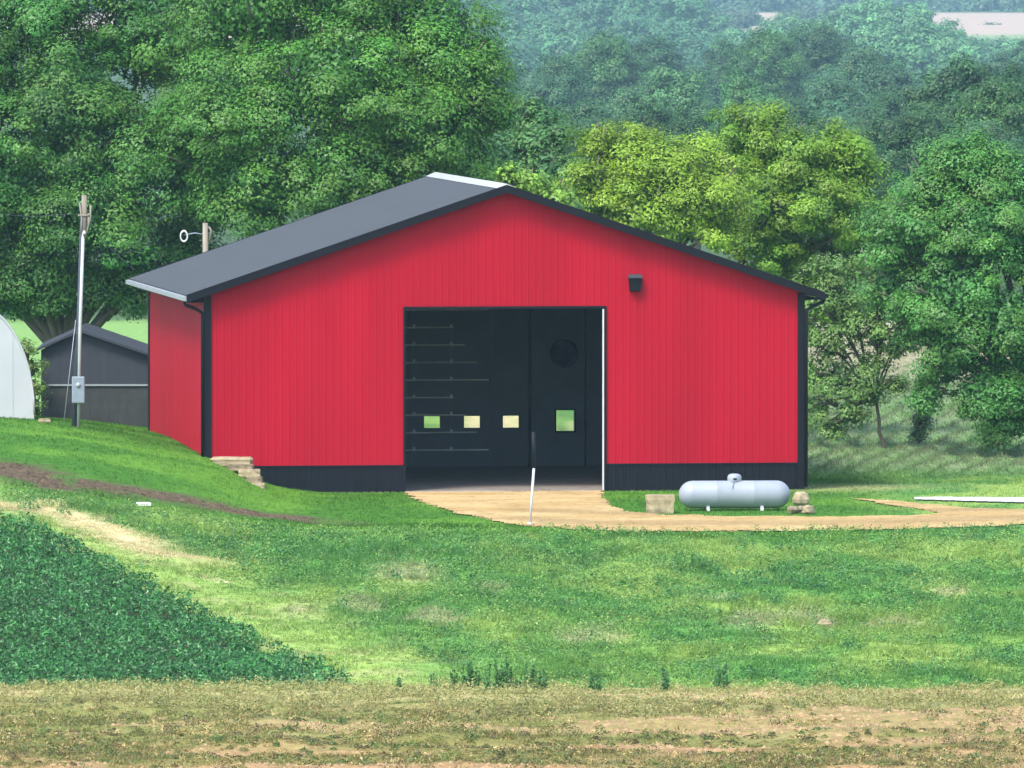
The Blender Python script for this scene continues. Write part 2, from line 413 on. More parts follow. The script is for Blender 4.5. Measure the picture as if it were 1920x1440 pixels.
class MB:
    def __init__(s): s.v = []; s.f = []; s.sm = []
    def add(s, vs, fs, smooth=False):
        b = len(s.v); s.v += [tuple(float(q) for q in p) for p in vs]
        for f in fs: s.f.append(tuple(i + b for i in f)); s.sm.append(smooth)
        return s
    def box(s, x0, x1, y0, y1, z0, z1):
        return s.add([(x0, y0, z0), (x1, y0, z0), (x1, y1, z0), (x0, y1, z0), (x0, y0, z1), (x1, y0, z1), (x1, y1, z1), (x0, y1, z1)],
                     [(0, 3, 2, 1), (4, 5, 6, 7), (0, 1, 5, 4), (1, 2, 6, 5), (2, 3, 7, 6), (3, 0, 4, 7)])
    def hexa(s, p):     # eight corners, bottom ring then top ring
        return s.add(p, [(0, 3, 2, 1), (4, 5, 6, 7), (0, 1, 5, 4), (1, 2, 6, 5), (2, 3, 7, 6), (3, 0, 4, 7)])
    def prism(s, poly, y0, y1):   # polygon in xz extruded in y (poly anticlockwise seen from -y)
        n = len(poly)
        vs = [(x, y0, z) for x, z in poly] + [(x, y1, z) for x, z in poly]
        fs = [tuple(range(n)), tuple(range(2 * n - 1, n - 1, -1))]
        fs += [((i + 1) % n, i, i + n, (i + 1) % n + n) for i in range(n)]
        return s.add(vs, fs)
    def tube(s, pts, r, n=8, caps=True, smooth=True):
        pts = [Vector(p) for p in pts]; rs = r if isinstance(r, (list, tuple)) else [r] * len(pts)
        rings = []
        for i, p in enumerate(pts):
            d = (pts[min(i + 1, len(pts) - 1)] - pts[max(i - 1, 0)]).normalized()
            a = d.cross(Vector((0, 1, 0)) if abs(d.y) < .9 else Vector((1, 0, 0))).normalized(); b = d.cross(a)
            rings.append([p + (a * math.cos(2 * math.pi * k / n) + b * math.sin(2 * math.pi * k / n)) * rs[i] for k in range(n)])
        vs = [v for rg in rings for v in rg]; fs = []
        for i in range(len(pts) - 1):
            for k in range(n): fs.append((i * n + k, i * n + (k + 1) % n, (i + 1) * n + (k + 1) % n, (i + 1) * n + k))
        s.add(vs, fs, smooth)
        if caps:
            b = len(s.v) - len(vs)
            s.f.append(tuple(b + k for k in range(n))[::-1]); s.sm.append(False)
            s.f.append(tuple(b + (len(pts) - 1) * n + k for k in range(n))); s.sm.append(False)
        return s
    def lathe(s, prof, axis='z', n=24, c=(0, 0, 0)):    # prof: (r, h)
        vs = []; fs = []
        for r, h in prof:
            for k in range(n):
                a = 2 * math.pi * k / n; p, q = r * math.cos(a), r * math.sin(a)
                v = {'z': (p, q, h), 'x': (h, p, q), 'y': (p, h, q)}[axis]
                vs.append((v[0] + c[0], v[1] + c[1], v[2] + c[2]))
        for i in range(len(prof) - 1):
            for k in range(n): fs.append((i * n + k, i * n + (k + 1) % n, (i + 1) * n + (k + 1) % n, (i + 1) * n + k))
        return s.add(vs, fs, True)
    def build(s, name, m, parent=None, bevel=0.0, loc=None):
        me = bpy.data.meshes.new(name); me.from_pydata(s.v, [], s.f)
        me.polygons.foreach_set('use_smooth', s.sm); me.update()
        o = link(name, me, m, parent, loc)
        if bevel > 0:
            b = o.modifiers.new('bevel', 'BEVEL'); b.width = bevel; b.segments = 2; b.limit_method = 'ANGLE'
        return o

# ------------------------------------------------------------------ the ground, one sheet to the horizon
def axis(segs):
    out = []
    for a, b, s in segs: out += list(np.arange(a, b - 1e-6, s))
    return np.array(out + [segs[-1][1]])
gx = axis([(-900, -100, 100), (-100, -28, 8), (-28, 28, .35), (30, 100, 10), (100, 900, 100)])
gy = axis([(-60, 160, 20), (160, 176, 2), (176, 204, .25), (204, 292, 3), (292, 345, .35), (345, 356, .3), (356, 386, .25), (386, 400, .5), (400, 500, 1), (500, 700, 10), (700, 6600, 50), (6600, 12600, 400)])
XX, YY = np.meshgrid(gx, gy)
ZZ = height(XX, YY)
nv_x, nv_y = len(gx), len(gy)
idx = np.arange(nv_x * nv_y).reshape(nv_y, nv_x)
quads = np.stack([idx[:-1, :-1], idx[:-1, 1:], idx[1:, 1:], idx[1:, :-1]], -1).ravel()
ground = link('ground', np_mesh('ground', np.stack([XX, YY, ZZ], -1).reshape(-1, 3), quads, 4, albedo(XX, YY).reshape(-1, 3), True), M_GROUND)
tag(ground, 'green farmland falling gently from the barn and running off into the valley', kind='structure')

# gravel drive, draped a little above the ground
def drape(name, poly, off, step, color, m, wob=.30):
    poly = np.array(poly)
    x0, y0 = poly.min(0) - .5; x1, y1 = poly.max(0) + .5
    xs = np.arange(x0, x1, step); ys = np.arange(y0, y1, step)
    A, B = np.meshgrid(xs, ys)
    wx = (fbm(A, B, 1.1, 31) - .5) * wob * 2; wy = (fbm(A, B, .9, 37) - .5) * wob * 4
    ins = inpoly(A + wx, B + wy, poly)
    ii = np.arange(A.size).reshape(A.shape)
    cell = ins[:-1, :-1] & ins[1:, :-1] & ins[:-1, 1:] & ins[1:, 1:]
    q = np.stack([ii[:-1, :-1], ii[:-1, 1:], ii[1:, 1:], ii[1:, :-1]], -1)[cell]
    used = np.unique(q); remap = -np.ones(A.size, int); remap[used] = np.arange(len(used))
    V = np.stack([A.ravel()[used], B.ravel()[used], height(A.ravel()[used], B.ravel()[used]) + off], -1)
    o = link(name, np_mesh(name, V, remap[q].ravel(), 4, color(V[:, 0], V[:, 1]), True), m)
    return o
def gravel_col(X, Y):
    n = fbm(X * .35, Y, .9, 41); n2 = fbm(X, Y, .3, 43)
    c = np.zeros(X.shape + (3,)) + np.array([.375, .26, .105])
    c = lerp(c, (.45, .33, .15), sstep(.4, .7, n)); c = lerp(c, (.20, .135, .055), sstep(.55, .8, n2) * .6)
    # wheel tracks: darker gravel in two bands following the drive
    for off in (1.2, 3.0):
        dd_, _f = segdist(X, Y, [p_ + np.array([0, off * 2.6]) for p_ in DRIVE[4:11]])
        c = lerp(c, (.22, .15, .065), (1 - sstep(.3, 1.3, dd_ + .8 * (n2 - .5))) * .55)
    u, v = barn_local(X, Y)
    c = lerp(c, (.33, .28, .22), sstep(-.9, -.2, v) * (u < 13) * 1.0)
    return c
drive = drape('gravel_drive', DRIVE, .035, .12, gravel_col, M_GRAVEL)
tag(drive, 'tan gravel drive from the open doorway round to the right', kind='structure')
CP = [G(1708, 935), G(1760, 934), G(2100, 937), G(2100, 946), G(1920, 945), G(1800, 942), G(1710, 939)]
path = drape('concrete_path', CP, .05, .2, lambda X, Y: np.zeros(X.shape + (3,)) + np.array([.50, .50, .50]), attr_mat('bright_concrete', .8, .08, 2), .02)
tag(path, 'thin pale concrete path at the right beyond the drive', kind='structure')

# ------------------------------------------------------------------ leaves
def leaf_geo(C, Nrm, S, asp=.52):
    """three-cornered leaves: verts (N*3,3)"""
    N = len(C)
    Nrm = Nrm / np.linalg.norm(Nrm, axis=1, keepdims=True)
    r = rng.normal(size=(N, 3)); t1 = np.cross(Nrm, r); t1 /= np.linalg.norm(t1, axis=1, keepdims=True) + 1e-9
    t2 = np.cross(Nrm, t1)
    h1 = t1 * S[:, None] * .5; h2 = t2 * S[:, None] * .5 * asp
    V = np.stack([C - h1 * 1.1, C + h1 * .7 - h2 * 1.15, C + h1 * .7 + h2 * 1.15], 1)
    return V.reshape(-1, 3)
def leaves_mesh(name, V, leafcol):
    return np_mesh(name, V, np.arange(len(V)), 3, np.repeat(leafcol, 3, axis=0))
# ------------------------------------------------------------------ grass
def blades(name, X, Y, h, w, lean, colr, per, label, spread=.05, z_off=-.01):
    n = len(X)
    X = np.repeat(X, per); Y = np.repeat(Y, per); h = np.repeat(h, per); colr = np.repeat(colr, per, axis=0)
    N = len(X)
    X = X + rng.normal(0, spread, N); Y = Y + rng.normal(0, spread, N)
    h = h * rng.uniform(.5, 1.15, N)
    Z = height(X, Y) + z_off
    a = rng.uniform(0, 2 * np.pi, N); wd = w * rng.uniform(.6, 1.3, N)
    dx = np.cos(a) * wd / 2; dy = np.sin(a) * wd / 2
    la = rng.uniform(0, 2 * np.pi, N); ll = h * lean * rng.uniform(.2, 1.4, N)
    V = np.empty((N, 3, 3))
    V[:, 0] = np.stack([X - dx, Y - dy, Z], -1); V[:, 1] = np.stack([X + dx, Y + dy, Z], -1)
    V[:, 2] = np.stack([X + np.cos(la) * ll, Y + np.sin(la) * ll, Z + h], -1)
    cc = colr * rng.uniform(.86, 1.16, (N, 1)) * (1 + rng.normal(0, .06, (N, 3)))
    C3 = np.repeat(cc[:, None], 3, 1).reshape(-1, 3)
    o = link(name, np_mesh(name, V.reshape(-1, 3), np.arange(N * 3), 3, C3), M_GRASS)
    return tag(o, label, 'grass', kind='stuff')
def in_view(X, Y, m=1.0): return np.abs(X) < (960 / F_PX) * Y + m
def scatter(n, x0, x1, y0, y1):
    X = rng.uniform(x0, x1, n); Y = rng.uniform(y0, y1, n)
    k = in_view(X, Y, 1.5); return X[k], Y[k]
def off_things(X, Y, pad=0.05):
    u, v = barn_local(X, Y)
    k = ~((u > -pad) & (u < BW + pad) & (v > -pad) & (v < BL + pad))
    jx = rng.normal(0, .12, len(X)); jy = rng.normal(0, .35, len(X))
    return k & ~inpoly(X + jx, Y + jy, DRIVE) & ~inpoly(X, Y, CP)
# rough slope below the barn
X, Y = scatter(85000, -15, 15, 293, 349)
k = off_things(X, Y) & ~inpoly(X, Y, SOY); X, Y = X[k], Y[k]
dn = fbm(X, Y, 1.0, 51); big = fbm(X, Y, 3.5, 55)
dd, fr = segdist(X, Y, DIRT); bare = (dd < .7 + 2.0 * (1 - fr) ** .7) & (rng.random(len(X)) < .30 + .65 * sstep(.40, .55, fbm(X, Y * .5, 1.4, 131)))
X, Y, dn, big = X[~bare], Y[~bare], dn[~bare], big[~bare]
d2, _ = segdist(X, Y, STRAW); d3, _ = segdist(X, Y, SOY_E)
short = np.minimum(1, .45 + d2 / 3) * (1 - .35 * (d3 < 4)) * (1 - .45 * sstep(340, 347, Y + .2 * X))
blades('slope_grass', X, Y, (.07 + .22 * sstep(.45, .8, dn) + .10 * sstep(.5, .8, big)) * short, .028, .7, albedo(X, Y), 4, 'rough green grass and weeds on the slope below the barn', .07)
# finer lawn on the bank and round the barn
X, Y = scatter(52000, -19, 18, 347, 400)
k = off_things(X, Y); X, Y = X[k], Y[k]
dd, fr = segdist(X, Y, DIRT); bare = (dd < .7 + 2.0 * (1 - fr) ** .7) & (rng.random(len(X)) < .30 + .65 * sstep(.40, .55, fbm(X, Y * .5, 1.4, 131))); X, Y = X[~bare], Y[~bare]
blades('bank_grass', X, Y, .05 + .05 * fbm(X, Y, 1.5, 61), 0.026, .6, albedo(X, Y), 3, 'short bright green grass on the bank beside the barn', .06)
# hay field at right and far
X, Y = scatter(50000, 8, 24, 372, 520)
k = off_things(X, Y); X, Y = X[k], Y[k]
blades('hay_grass', X, Y, .06 + .12 * fbm(X, Y, 1.5, 63) + .12 * windrow(X, Y), .03, .8, albedo(X, Y), 3, 'cut hay lying in swaths on the field right of the barn', .1)
# near strip
X, Y = scatter(75000, -9.5, 9.5, 180, 206)
bm_ = bare_mask(X, Y); k = rng.random(len(X)) > bm_ * .93; X, Y = X[k], Y[k]
tn = fbm(X * .6, Y, .55, 71)
cN = albedo(X, Y); g = (sstep(.55, .8, fbm(X * .7, Y, .9, 77)))[:, None]
cN = cN * (1 - g) + np.array([.17, .23, .055]) * g
dry = rng.random(len(X)) < .14; cN[dry] = np.array([.36, .29, .14])
blades('near_strip_grass', X, Y, .025 + .11 * sstep(.42, .8, tn), .012, .9, cN, 4, 'dry mown grass with bare soil between, along the bottom of the photo', .03)
def mounds(name, X, Y, rad, hgt, c, per, leaf, label, asp=.5, up=.6, cat='weeds'):
    n = len(X); Xc = np.repeat(X, per); Yc = np.repeat(Y, per); R_ = np.repeat(rad, per); H_ = np.repeat(hgt, per); N = n * per
    th = rng.uniform(0, 6.28, N); rr = np.sqrt(rng.random(N))
    x = Xc + rr * R_ * np.cos(th); y = Yc + rr * R_ * np.sin(th)
    z = height(x, y) + H_ * (1 - rr ** 2 * .85) * (.35 + .65 * rng.random(N) ** .5)
    Nn = np.stack([np.cos(th) * rr * .6, np.sin(th) * rr * .6, np.full(N, up)], -1) + rng.normal(0, .32, (N, 3))
    o = link(name, leaves_mesh(name, leaf_geo(np.stack([x, y, z], -1), Nn, leaf * rng.uniform(.6, 1.5, N), asp), np.repeat(c, per, axis=0) * rng.uniform(.85, 1.18, (N, 1))), M_LEAF)
    return tag(o, label, cat, kind='stuff')
def pick(cols, n, w=None):
    return np.array(cols)[rng.choice(len(cols), n, p=w)] * rng.uniform(.8, 1.25, (n, 1))
X, Y = scatter(15000, -15, 15, 294, 346.5)
k = off_things(X, Y) & ~inpoly(X, Y, SOY); X, Y = X[k], Y[k]
d3, _ = segdist(X, Y, SOY_E); d1, _ = segdist(X, Y, DIRT); d2, _ = segdist(X, Y, STRAW)
k = (d1 > 2.0) & (d2 > 1.2) & (rng.random(len(X)) < .25 + .75 * sstep(.35, .6, fbm(X, Y, 3, 91))) & ((d3 > 3.5) | (rng.random(len(X)) < .35)); X, Y, d3 = X[k], Y[k], d3[k]
cM = pick([(.070, .215, .042), (.115, .28, .045), (.21, .35, .060), (.036, .125, .034), (.29, .36, .10)], len(X), [.28, .26, .22, .16, .08])
cM[d3 < 4] = np.array([.22, .35, .075]) * rng.uniform(.75, 1.2, ((d3 < 4).sum(), 1))
cM = cM * .55 + albedo(X, Y) * .45 * rng.uniform(.7, 1.3, (len(X), 1))
small = np.where(d3 < 4, .6, 1.0) * (.65 + .7 * fbm(X, Y, 2.5, 93))
mounds('slope_weeds', X, Y, rng.uniform(.14, .42, len(X)) * small, rng.uniform(.10, .34, len(X)) * small, cM, 30, .062, 'low leafy weeds growing in clumps over the green slope below the barn')
X, Y = scatter(2600, -15, 15, 296, 344); k = off_things(X, Y) & ~inpoly(X, Y, SOY) & (fbm(X, Y, 2.0, 111) > .55); X, Y = X[k], Y[k]; d3, _ = segdist(X, Y, SOY_E); d1, _ = segdist(X, Y, DIRT); k = (d3 > 4) & (d1 > 2.2); X, Y = X[k], Y[k]
mounds('tall_weeds', X, Y, rng.uniform(.15, .45, len(X)), rng.uniform(.2, .5, len(X)), pick([(.035, .13, .032), (.06, .19, .045), (.10, .25, .05)], len(X)), 46, .075, 'taller dark green weeds standing in patches on the slope')
X, Y = scatter(6500, -9.5, 9.5, 180, 202.5); bm_ = bare_mask(X, Y); k = rng.random(len(X)) > bm_ * .8; X, Y = X[k], Y[k]
cM = pick([(.16, .18, .042), (.26, .21, .07), (.085, .14, .030), (.44, .34, .14), (.10, .080, .035)], len(X), [.30, .24, .17, .13, .16])
cr_ = sstep(192, 198, Y + 3 * (rng.random(len(X)) - .5))[:, None]; cM = cM * (1 - cr_ * .7) + np.array([.34, .34, .12]) * cr_ * .7
fs_ = sstep(.35, .7, fbm(X * .6, Y, 1.1, 97))
mounds('strip_weeds', X, Y, rng.uniform(.07, .26, len(X)) * (.6 + .8 * fs_), rng.uniform(.05, .15, len(X)) * (.4 + 1.7 * fs_), cM, 44, .046, 'low tufts and flattened weeds over the dry strip at the bottom', .4, .5)
# straw lying on the slope and clods on the strip
X, Y = scatter(60000, -16, 0, 318, 350)
d2, fr = segdist(X, Y, STRAW); k = (d2 < 1.0 + rng.normal(0, .5, len(X))) & ~inpoly(X, Y, SOY) & (fr < .98); X, Y = X[k], Y[k]
cS = np.zeros((len(X), 3)) + np.array([.58, .49, .26]); blades('straw', X, Y, np.full(len(X), .06), .03, 2.2, cS, 2, 'pale cut straw in a streak across the grass at the left', .08)
# lumps of earth: small tumbled pebbly wedges
def clods(name, X, Y, s, c, label, m):
    N = len(X); Z = height(X, Y)
    base = np.array([(1, 0, 0), (0, 1, 0), (-1, 0, 0), (0, -1, 0), (0, 0, .6)])
    sc = s[:, None, None] * rng.uniform(.6, 1.4, (N, 5, 3))
    a = rng.uniform(0, 6.28, N); ca, sa = np.cos(a), np.sin(a)
    B = base[None] * sc; Bx = B[..., 0] * ca[:, None] - B[..., 1] * sa[:, None]; By = B[..., 0] * sa[:, None] + B[..., 1] * ca[:, None]
    V = np.stack([X[:, None] + Bx, Y[:, None] + By, Z[:, None] + B[..., 2] - .01], -1).reshape(-1, 3)
    f = np.array([(0, 1, 4), (1, 2, 4), (2, 3, 4), (3, 0, 4)]).ravel()
    F = (np.arange(N)[:, None] * 5 + f[None]).ravel()
    o = link(name, np_mesh(name, V, F, 3, np.repeat(c, 5, axis=0)), m)
    return tag(o, label, 'soil', kind='stuff')
X, Y = scatter(60000, -6, 18, 345, 368); k = inpoly(X, Y, DRIVE) & (fbm(X * .4, Y, .8, 101) > .42); X, Y = X[k], Y[k]
clods('loose_gravel', X, Y, rng.uniform(.012, .035, len(X)) , np.array([.40, .29, .15]) * rng.uniform(.7, 1.25, (len(X), 1)), 'loose stones scattered over the tan gravel drive', M_GROUND)
bpy.data.objects['loose_gravel'].location.z = .035
X, Y = scatter(26000, -9.5, 9.5, 180, 203); k = rng.random(len(X)) < bare_mask(X, Y); X, Y = X[k], Y[k]
clods('soil_clods', X, Y, rng.uniform(.02, .07, len(X)), np.array([.36, .24, .13]) * rng.uniform(.7, 1.2, (len(X), 1)), 'crumbly tan soil showing through the near strip', M_GROUND)
X, Y = scatter(26000, -19, -2, 340, 362); dd, fr = segdist(X, Y, DIRT); k = dd < (.4 + 1.7 * (1 - fr) ** .7) * .85; k &= fbm(X, Y * .5, 1.4, 131) > .46; X, Y = X[k], Y[k]
clods('bank_soil', X, Y, rng.uniform(.03, .10, len(X)), np.array([.10, .072, .045]) * rng.uniform(.6, 1.3, (len(X), 1)), 'bare brown soil in a streak down the grassy bank', M_GROUND)

# soybeans in rows
def soybeans():
    e0, e1 = SOY_E[1], SOY_E[-1]; d = (e1 - e0) / np.linalg.norm(e1 - e0); nrm = np.array([d[1], -d[0]])
    if nrm[0] > 0: nrm = -nrm
    Pts = []
    for i in range(24):
        s = np.arange(-6, 62, .20)
        q = e0[None] + d[None] * s[:, None] + nrm[None] * (i * .80 - 1.2)
        Pts.append(q)
    Q = np.concatenate(Pts); Q = Q + rng.normal(0, .06, Q.shape)
    k = inpoly(Q[:, 0] + (fbm(Q[:, 0], Q[:, 1], 1.5, 83) - .5) * .6, Q[:, 1], SOY) & in_view(Q[:, 0], Q[:, 1], 1.2) & (Q[:, 1] > 293); Q = Q[k]
    per = 38; n = len(Q)
    H = rng.uniform(.75, 1.15, n) * (.50 + .3 * fbm(Q[:, 0], Q[:, 1], 2.5, 81))
    Xc = np.repeat(Q, per, axis=0); Hh = np.repeat(H, per); N = len(Xc)
    th = rng.uniform(0, 6.28, N); rr = np.sqrt(rng.random(N)) * .21
    zz = Hh * (1 - rng.random(N) ** 1.6 * .8) * (1 - (rr / .5) ** 2)
    C = np.stack([Xc[:, 0] + rr * np.cos(th), Xc[:, 1] + rr * np.sin(th), height(Xc[:, 0], Xc[:, 1]) + zz], -1)
    Nn = np.stack([np.cos(th) * .5, np.sin(th) * .5, np.full(N, .55)], -1) + rng.normal(0, .6, (N, 3))
    S = rng.uniform(.07, .16, N)
    plant = np.repeat(rng.uniform(.55, 1.4, n) * (.75 + .5 * fbm(Q[:, 0], Q[:, 1], 1.4, 87)), per)
    c = np.array([.040, .165, .036]) * (plant * rng.uniform(.7, 1.35, N))[:, None]
    lt = rng.random(N) < .07; c[lt] = np.array([.17, .36, .14]); dk = rng.random(N) < .12; c[dk] *= .55
    o = link('soybean_crop', leaves_mesh('soybean_crop', leaf_geo(C, Nn, S, .38), c), M_LEAF)
    tag(o, 'dark green soybean rows filling the lower left corner', 'crop', kind='stuff')
soybeans()

# ------------------------------------------------------------------ trees
def crown_geo(lobes, clump_d, clump_r, per, leaf, c, sd, hi=.10, back=.5, flat_=.62, yel=(.22, .34, .04), fill=30, sub=1.0):
    """lobes: (x,y,z,r) list. leaf clumps gathered over the lobes' outer shells, plus some inside"""
    L = np.array(lobes, float); Cc = []; Nn = []; Rr = []
    g = np.random.default_rng(sd)
    Tt = []
    for i, (x, y, z, r) in enumerate(L):
        ns = max(7, int(13 * (sub if r > 1.2 else .6)))
        ds = g.normal(size=(ns * 3, 3)); ds /= np.linalg.norm(ds, axis=1, keepdims=True)
        keep = []
        for q_ in ds:       # spread the sub-lobes out
            if q_[2] > -.7 and all(np.dot(q_, ds[k_]) < .80 for k_ in keep): keep.append(int(np.nonzero((ds == q_).all(1))[0][0]))
        ds = ds[keep]
        for q_ in ds:
            rs = r * g.uniform(.30, .46); sc_ = np.array([x, y, z]) + q_ * np.array([1, 1, .88]) * r * g.uniform(.58, .80)
            n = int(4 * np.pi * rs * rs * clump_d * .9) + 2
            d = g.normal(size=(n, 3)); d /= np.linalg.norm(d, axis=1, keepdims=True)
            k = (d @ q_ > -.35) & ((d[:, 1] < .35) | (g.random(n) < back)); d = d[k]; n = len(d)
            p = sc_ + d * (rs * g.uniform(.75, 1.08, n))[:, None] * np.array([1, 1, .85])
            k = np.ones(n, bool)
            for j in range(len(L)):
                if j != i and abs(L[j, 0] - x) < r * 2.2 and abs(L[j, 2] - z) < r * 2.2: k &= np.linalg.norm((p - L[j, :3]) / np.array([1, 1, .88]), axis=1) > L[j, 3] * .66
            Cc.append(p[k]); Nn.append(d[k] * .7 + q_ * .3); Tt.append(np.full(k.sum(), g.uniform(.74, 1.34)))
    Cc = np.concatenate(Cc); Nn = np.concatenate(Nn); Tt = np.concatenate(Tt); n = len(Cc)
    R = clump_r * g.uniform(.55, 1.35, n)
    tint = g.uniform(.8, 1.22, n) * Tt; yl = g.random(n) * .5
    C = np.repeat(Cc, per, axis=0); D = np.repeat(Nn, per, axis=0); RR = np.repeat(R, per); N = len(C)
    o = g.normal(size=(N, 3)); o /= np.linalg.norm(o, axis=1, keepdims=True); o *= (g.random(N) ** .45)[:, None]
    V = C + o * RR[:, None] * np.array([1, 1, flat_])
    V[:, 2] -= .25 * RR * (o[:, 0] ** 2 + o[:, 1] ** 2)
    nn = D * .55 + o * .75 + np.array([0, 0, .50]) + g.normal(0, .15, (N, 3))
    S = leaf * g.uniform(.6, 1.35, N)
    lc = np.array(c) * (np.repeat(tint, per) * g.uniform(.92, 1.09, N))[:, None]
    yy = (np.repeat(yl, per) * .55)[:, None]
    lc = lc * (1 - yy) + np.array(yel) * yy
    hl = g.random(N) < hi; lc[hl] = lc[hl] * 1.2  # scattered leaves lightened: highlights painted into the leaf colour
    # inner foliage, so the crown is not hollow
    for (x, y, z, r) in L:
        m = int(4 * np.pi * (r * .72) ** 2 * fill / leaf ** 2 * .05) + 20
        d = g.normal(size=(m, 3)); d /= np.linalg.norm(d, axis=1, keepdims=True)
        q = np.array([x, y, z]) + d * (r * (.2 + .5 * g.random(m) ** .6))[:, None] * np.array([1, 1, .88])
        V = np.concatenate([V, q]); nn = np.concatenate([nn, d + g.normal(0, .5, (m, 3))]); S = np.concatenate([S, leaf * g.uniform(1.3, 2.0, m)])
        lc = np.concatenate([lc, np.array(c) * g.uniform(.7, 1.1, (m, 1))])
    return V, nn, S, lc
def limb(mb, a, b, r0, r1, sag=.0, k=5, seed=0):
    g = random.Random(seed); pts = []
    for i in range(k + 1):
        t = i / k; j = (1 - abs(2 * t - 1)) * .06 * (Vector(b) - Vector(a)).length
        pts.append(Vector(a).lerp(Vector(b), t) + Vector((g.uniform(-j, j), g.uniform(-j, j), sag * math.sin(math.pi * t))))
    mb.tube(pts, [r0 + (r1 - r0) * i / k for i in range(k + 1)], 7)
def tree(name, label, group, base, Y, lobes, c, leaf=.19, cd=.9, cr=.62, per=55, sd=1, trunk_r=.35, fork=.35, hi=.1, yel=(.22, .34, .04), loose=None, limbs=True, flat_=.62, fill=30):
    """base: (px, py or None) of the trunk foot; lobes in photograph pixels (px, py, r_px, dY)"""
    bx = P(base[0], 900, Y + (base[2] if len(base) > 2 else 0))
    bx = np.array([bx[0], bx[1], 0.]); bx[2] = float(height(bx[0], bx[1])) - .05
    root = empty(name, bx)
    tag(root, label, 'tree', group)
    W = [];
    for (px, py, r, dy) in lobes:
        p = P(px, py, Y + dy); W.append((p[0] - bx[0], p[1] - bx[1], p[2] - bx[2], r * m_at(Y + dy)))
    V, nn, S, lc = crown_geo(W, cd, cr, per, leaf, c, sd, hi, yel=yel, flat_=flat_, fill=fill)
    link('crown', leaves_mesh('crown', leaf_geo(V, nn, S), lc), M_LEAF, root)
    mb = MB(); top = np.mean([w[:3] for w in W], axis=0); fk = Vector((top[0] * fork * .6, top[1] * fork * .6, max(1.2, top[2] * fork)))
    limb(mb, (0, 0, -.2), fk, trunk_r * 1.15, trunk_r * .75, seed=sd)
    mb.build('trunk', M_BARK, root)
    if limbs:
        for i, w in enumerate(W):
            b = MB(); e = Vector((w[0], w[1], w[2])); limb(b, fk - Vector((0, 0, .15)), e, trunk_r * .38, .05, .3, seed=sd + i)
            # twigs to the shell
            g = random.Random(sd * 7 + i)
            for q in range(4):
                dd_ = Vector((g.uniform(-1, 1), g.uniform(-1, .3), g.uniform(-.6, 1))).normalized()
                limb(b, fk.lerp(e, g.uniform(.6, .95)), e + dd_ * w[3] * .85, .07, .02, .1, 3, sd + q)
            b.build('limb', M_BARK, root)
    return root
GREEN = (.038, .152, .024); YELG = (.165, .295, .020); BLUEG = (.055, .165, .050)
tree('shade_tree', 'big dark green tree at the left edge spreading over the grey shed', 'large trees behind the barn', (118, 700), 402,
     [(60, 30, 160, 1), (-70, 160, 170, 0), (130, 210, 165, -1), (290, 70, 160, 1), (300, 280, 150, -1.5), (20, 350, 150, -1), (180, 400, 130, -2), (-80, 400, 150, 0), (400, 360, 120, 0),
      (60, 500, 90, -1), (250, 510, 75, -.5), (-60, 520, 90, 0), (350, 460, 60, 0), (175, 530, 55, -1), (95, 545, 50, -1), (20, 570, 40, 0), (250, 560, 30, -1)], GREEN, .125, 1.15, .74, 160, 21, .5, .30)
tree('shade_tree', 'tallest broad green tree directly behind the barn roof left of the ridge', 'large trees behind the barn', (560, 700), 398,
     [(480, 20, 165, 1), (660, -10, 160, 1), (800, 60, 135, .5), (860, 170, 115, 0), (620, 160, 165, -1.5), (450, 190, 140, -1), (780, 250, 140, -1), (620, 320, 130, -2), (480, 350, 115, -1.5),
      (900, 110, 60, 0), (720, 360, 90, -1.5), (860, 300, 90, 0), (930, 210, 55, 0), (380, 250, 100, 0)], (.054, .188, .024), .125, 1.15, .74, 160, 22, .5, .3)
tree('shade_tree', 'shorter dull green tree just right of the tallest one, above the ridge', 'large trees behind the barn', (990, 700), 430,
     [(960, 300, 75, 0), (1020, 260, 65, 0), (1030, 330, 70, -1), (940, 370, 60, 0), (1000, 210, 42, 1)], BLUEG, .16, 1.4, .6, 90, 23, .3)
tree('yellow_green_tree', 'small yellow green sapling crown just behind the peak of the roof', 'yellow green trees right of the ridge', (1000, 700), 392,
     [(985, 345, 42, 0), (1040, 370, 45, 0), (950, 330, 22, 0), (1010, 420, 60, 0)], (.14, .27, .03), .17, 1.3, .42, 45, 24, .15)
tree('yellow_green_tree', 'bright yellow green tree rising right of the roof peak', 'yellow green trees right of the ridge', (1180, 700), 399,
     [(1120, 265, 52, 0), (1180, 290, 68, 0), (1110, 340, 60, -1), (1240, 320, 80, -.5), (1190, 390, 90, -1.5), (1310, 400, 95, -1), (1290, 290, 62, 1), (1360, 330, 60, 0), (1130, 420, 60, 0)],
     YELG, .12, 1.5, .56, 130, 25, .32, hi=.12, yel=(.33, .40, .03))
tree('yellow_green_tree', 'taller olive and yellow tree above the right slope of the roof', 'yellow green trees right of the ridge', (1480, 760), 407,
     [(1400, 260, 72, 0), (1440, 230, 45, 0), (1480, 300, 90, -.5), (1560, 290, 80, 0), (1610, 310, 55, 0), (1410, 360, 85, -1), (1530, 390, 100, -1.5), (1620, 400, 70, 0), (1440, 450, 80, -1), (1360, 440, 60, 0), (1590, 480, 80, 0),
      (1500, 520, 70, 0), (1560, 570, 60, 0)], (.115, .255, .022), .12, 1.4, .56, 130, 26, .4, hi=.1, yel=(.34, .40, .02))
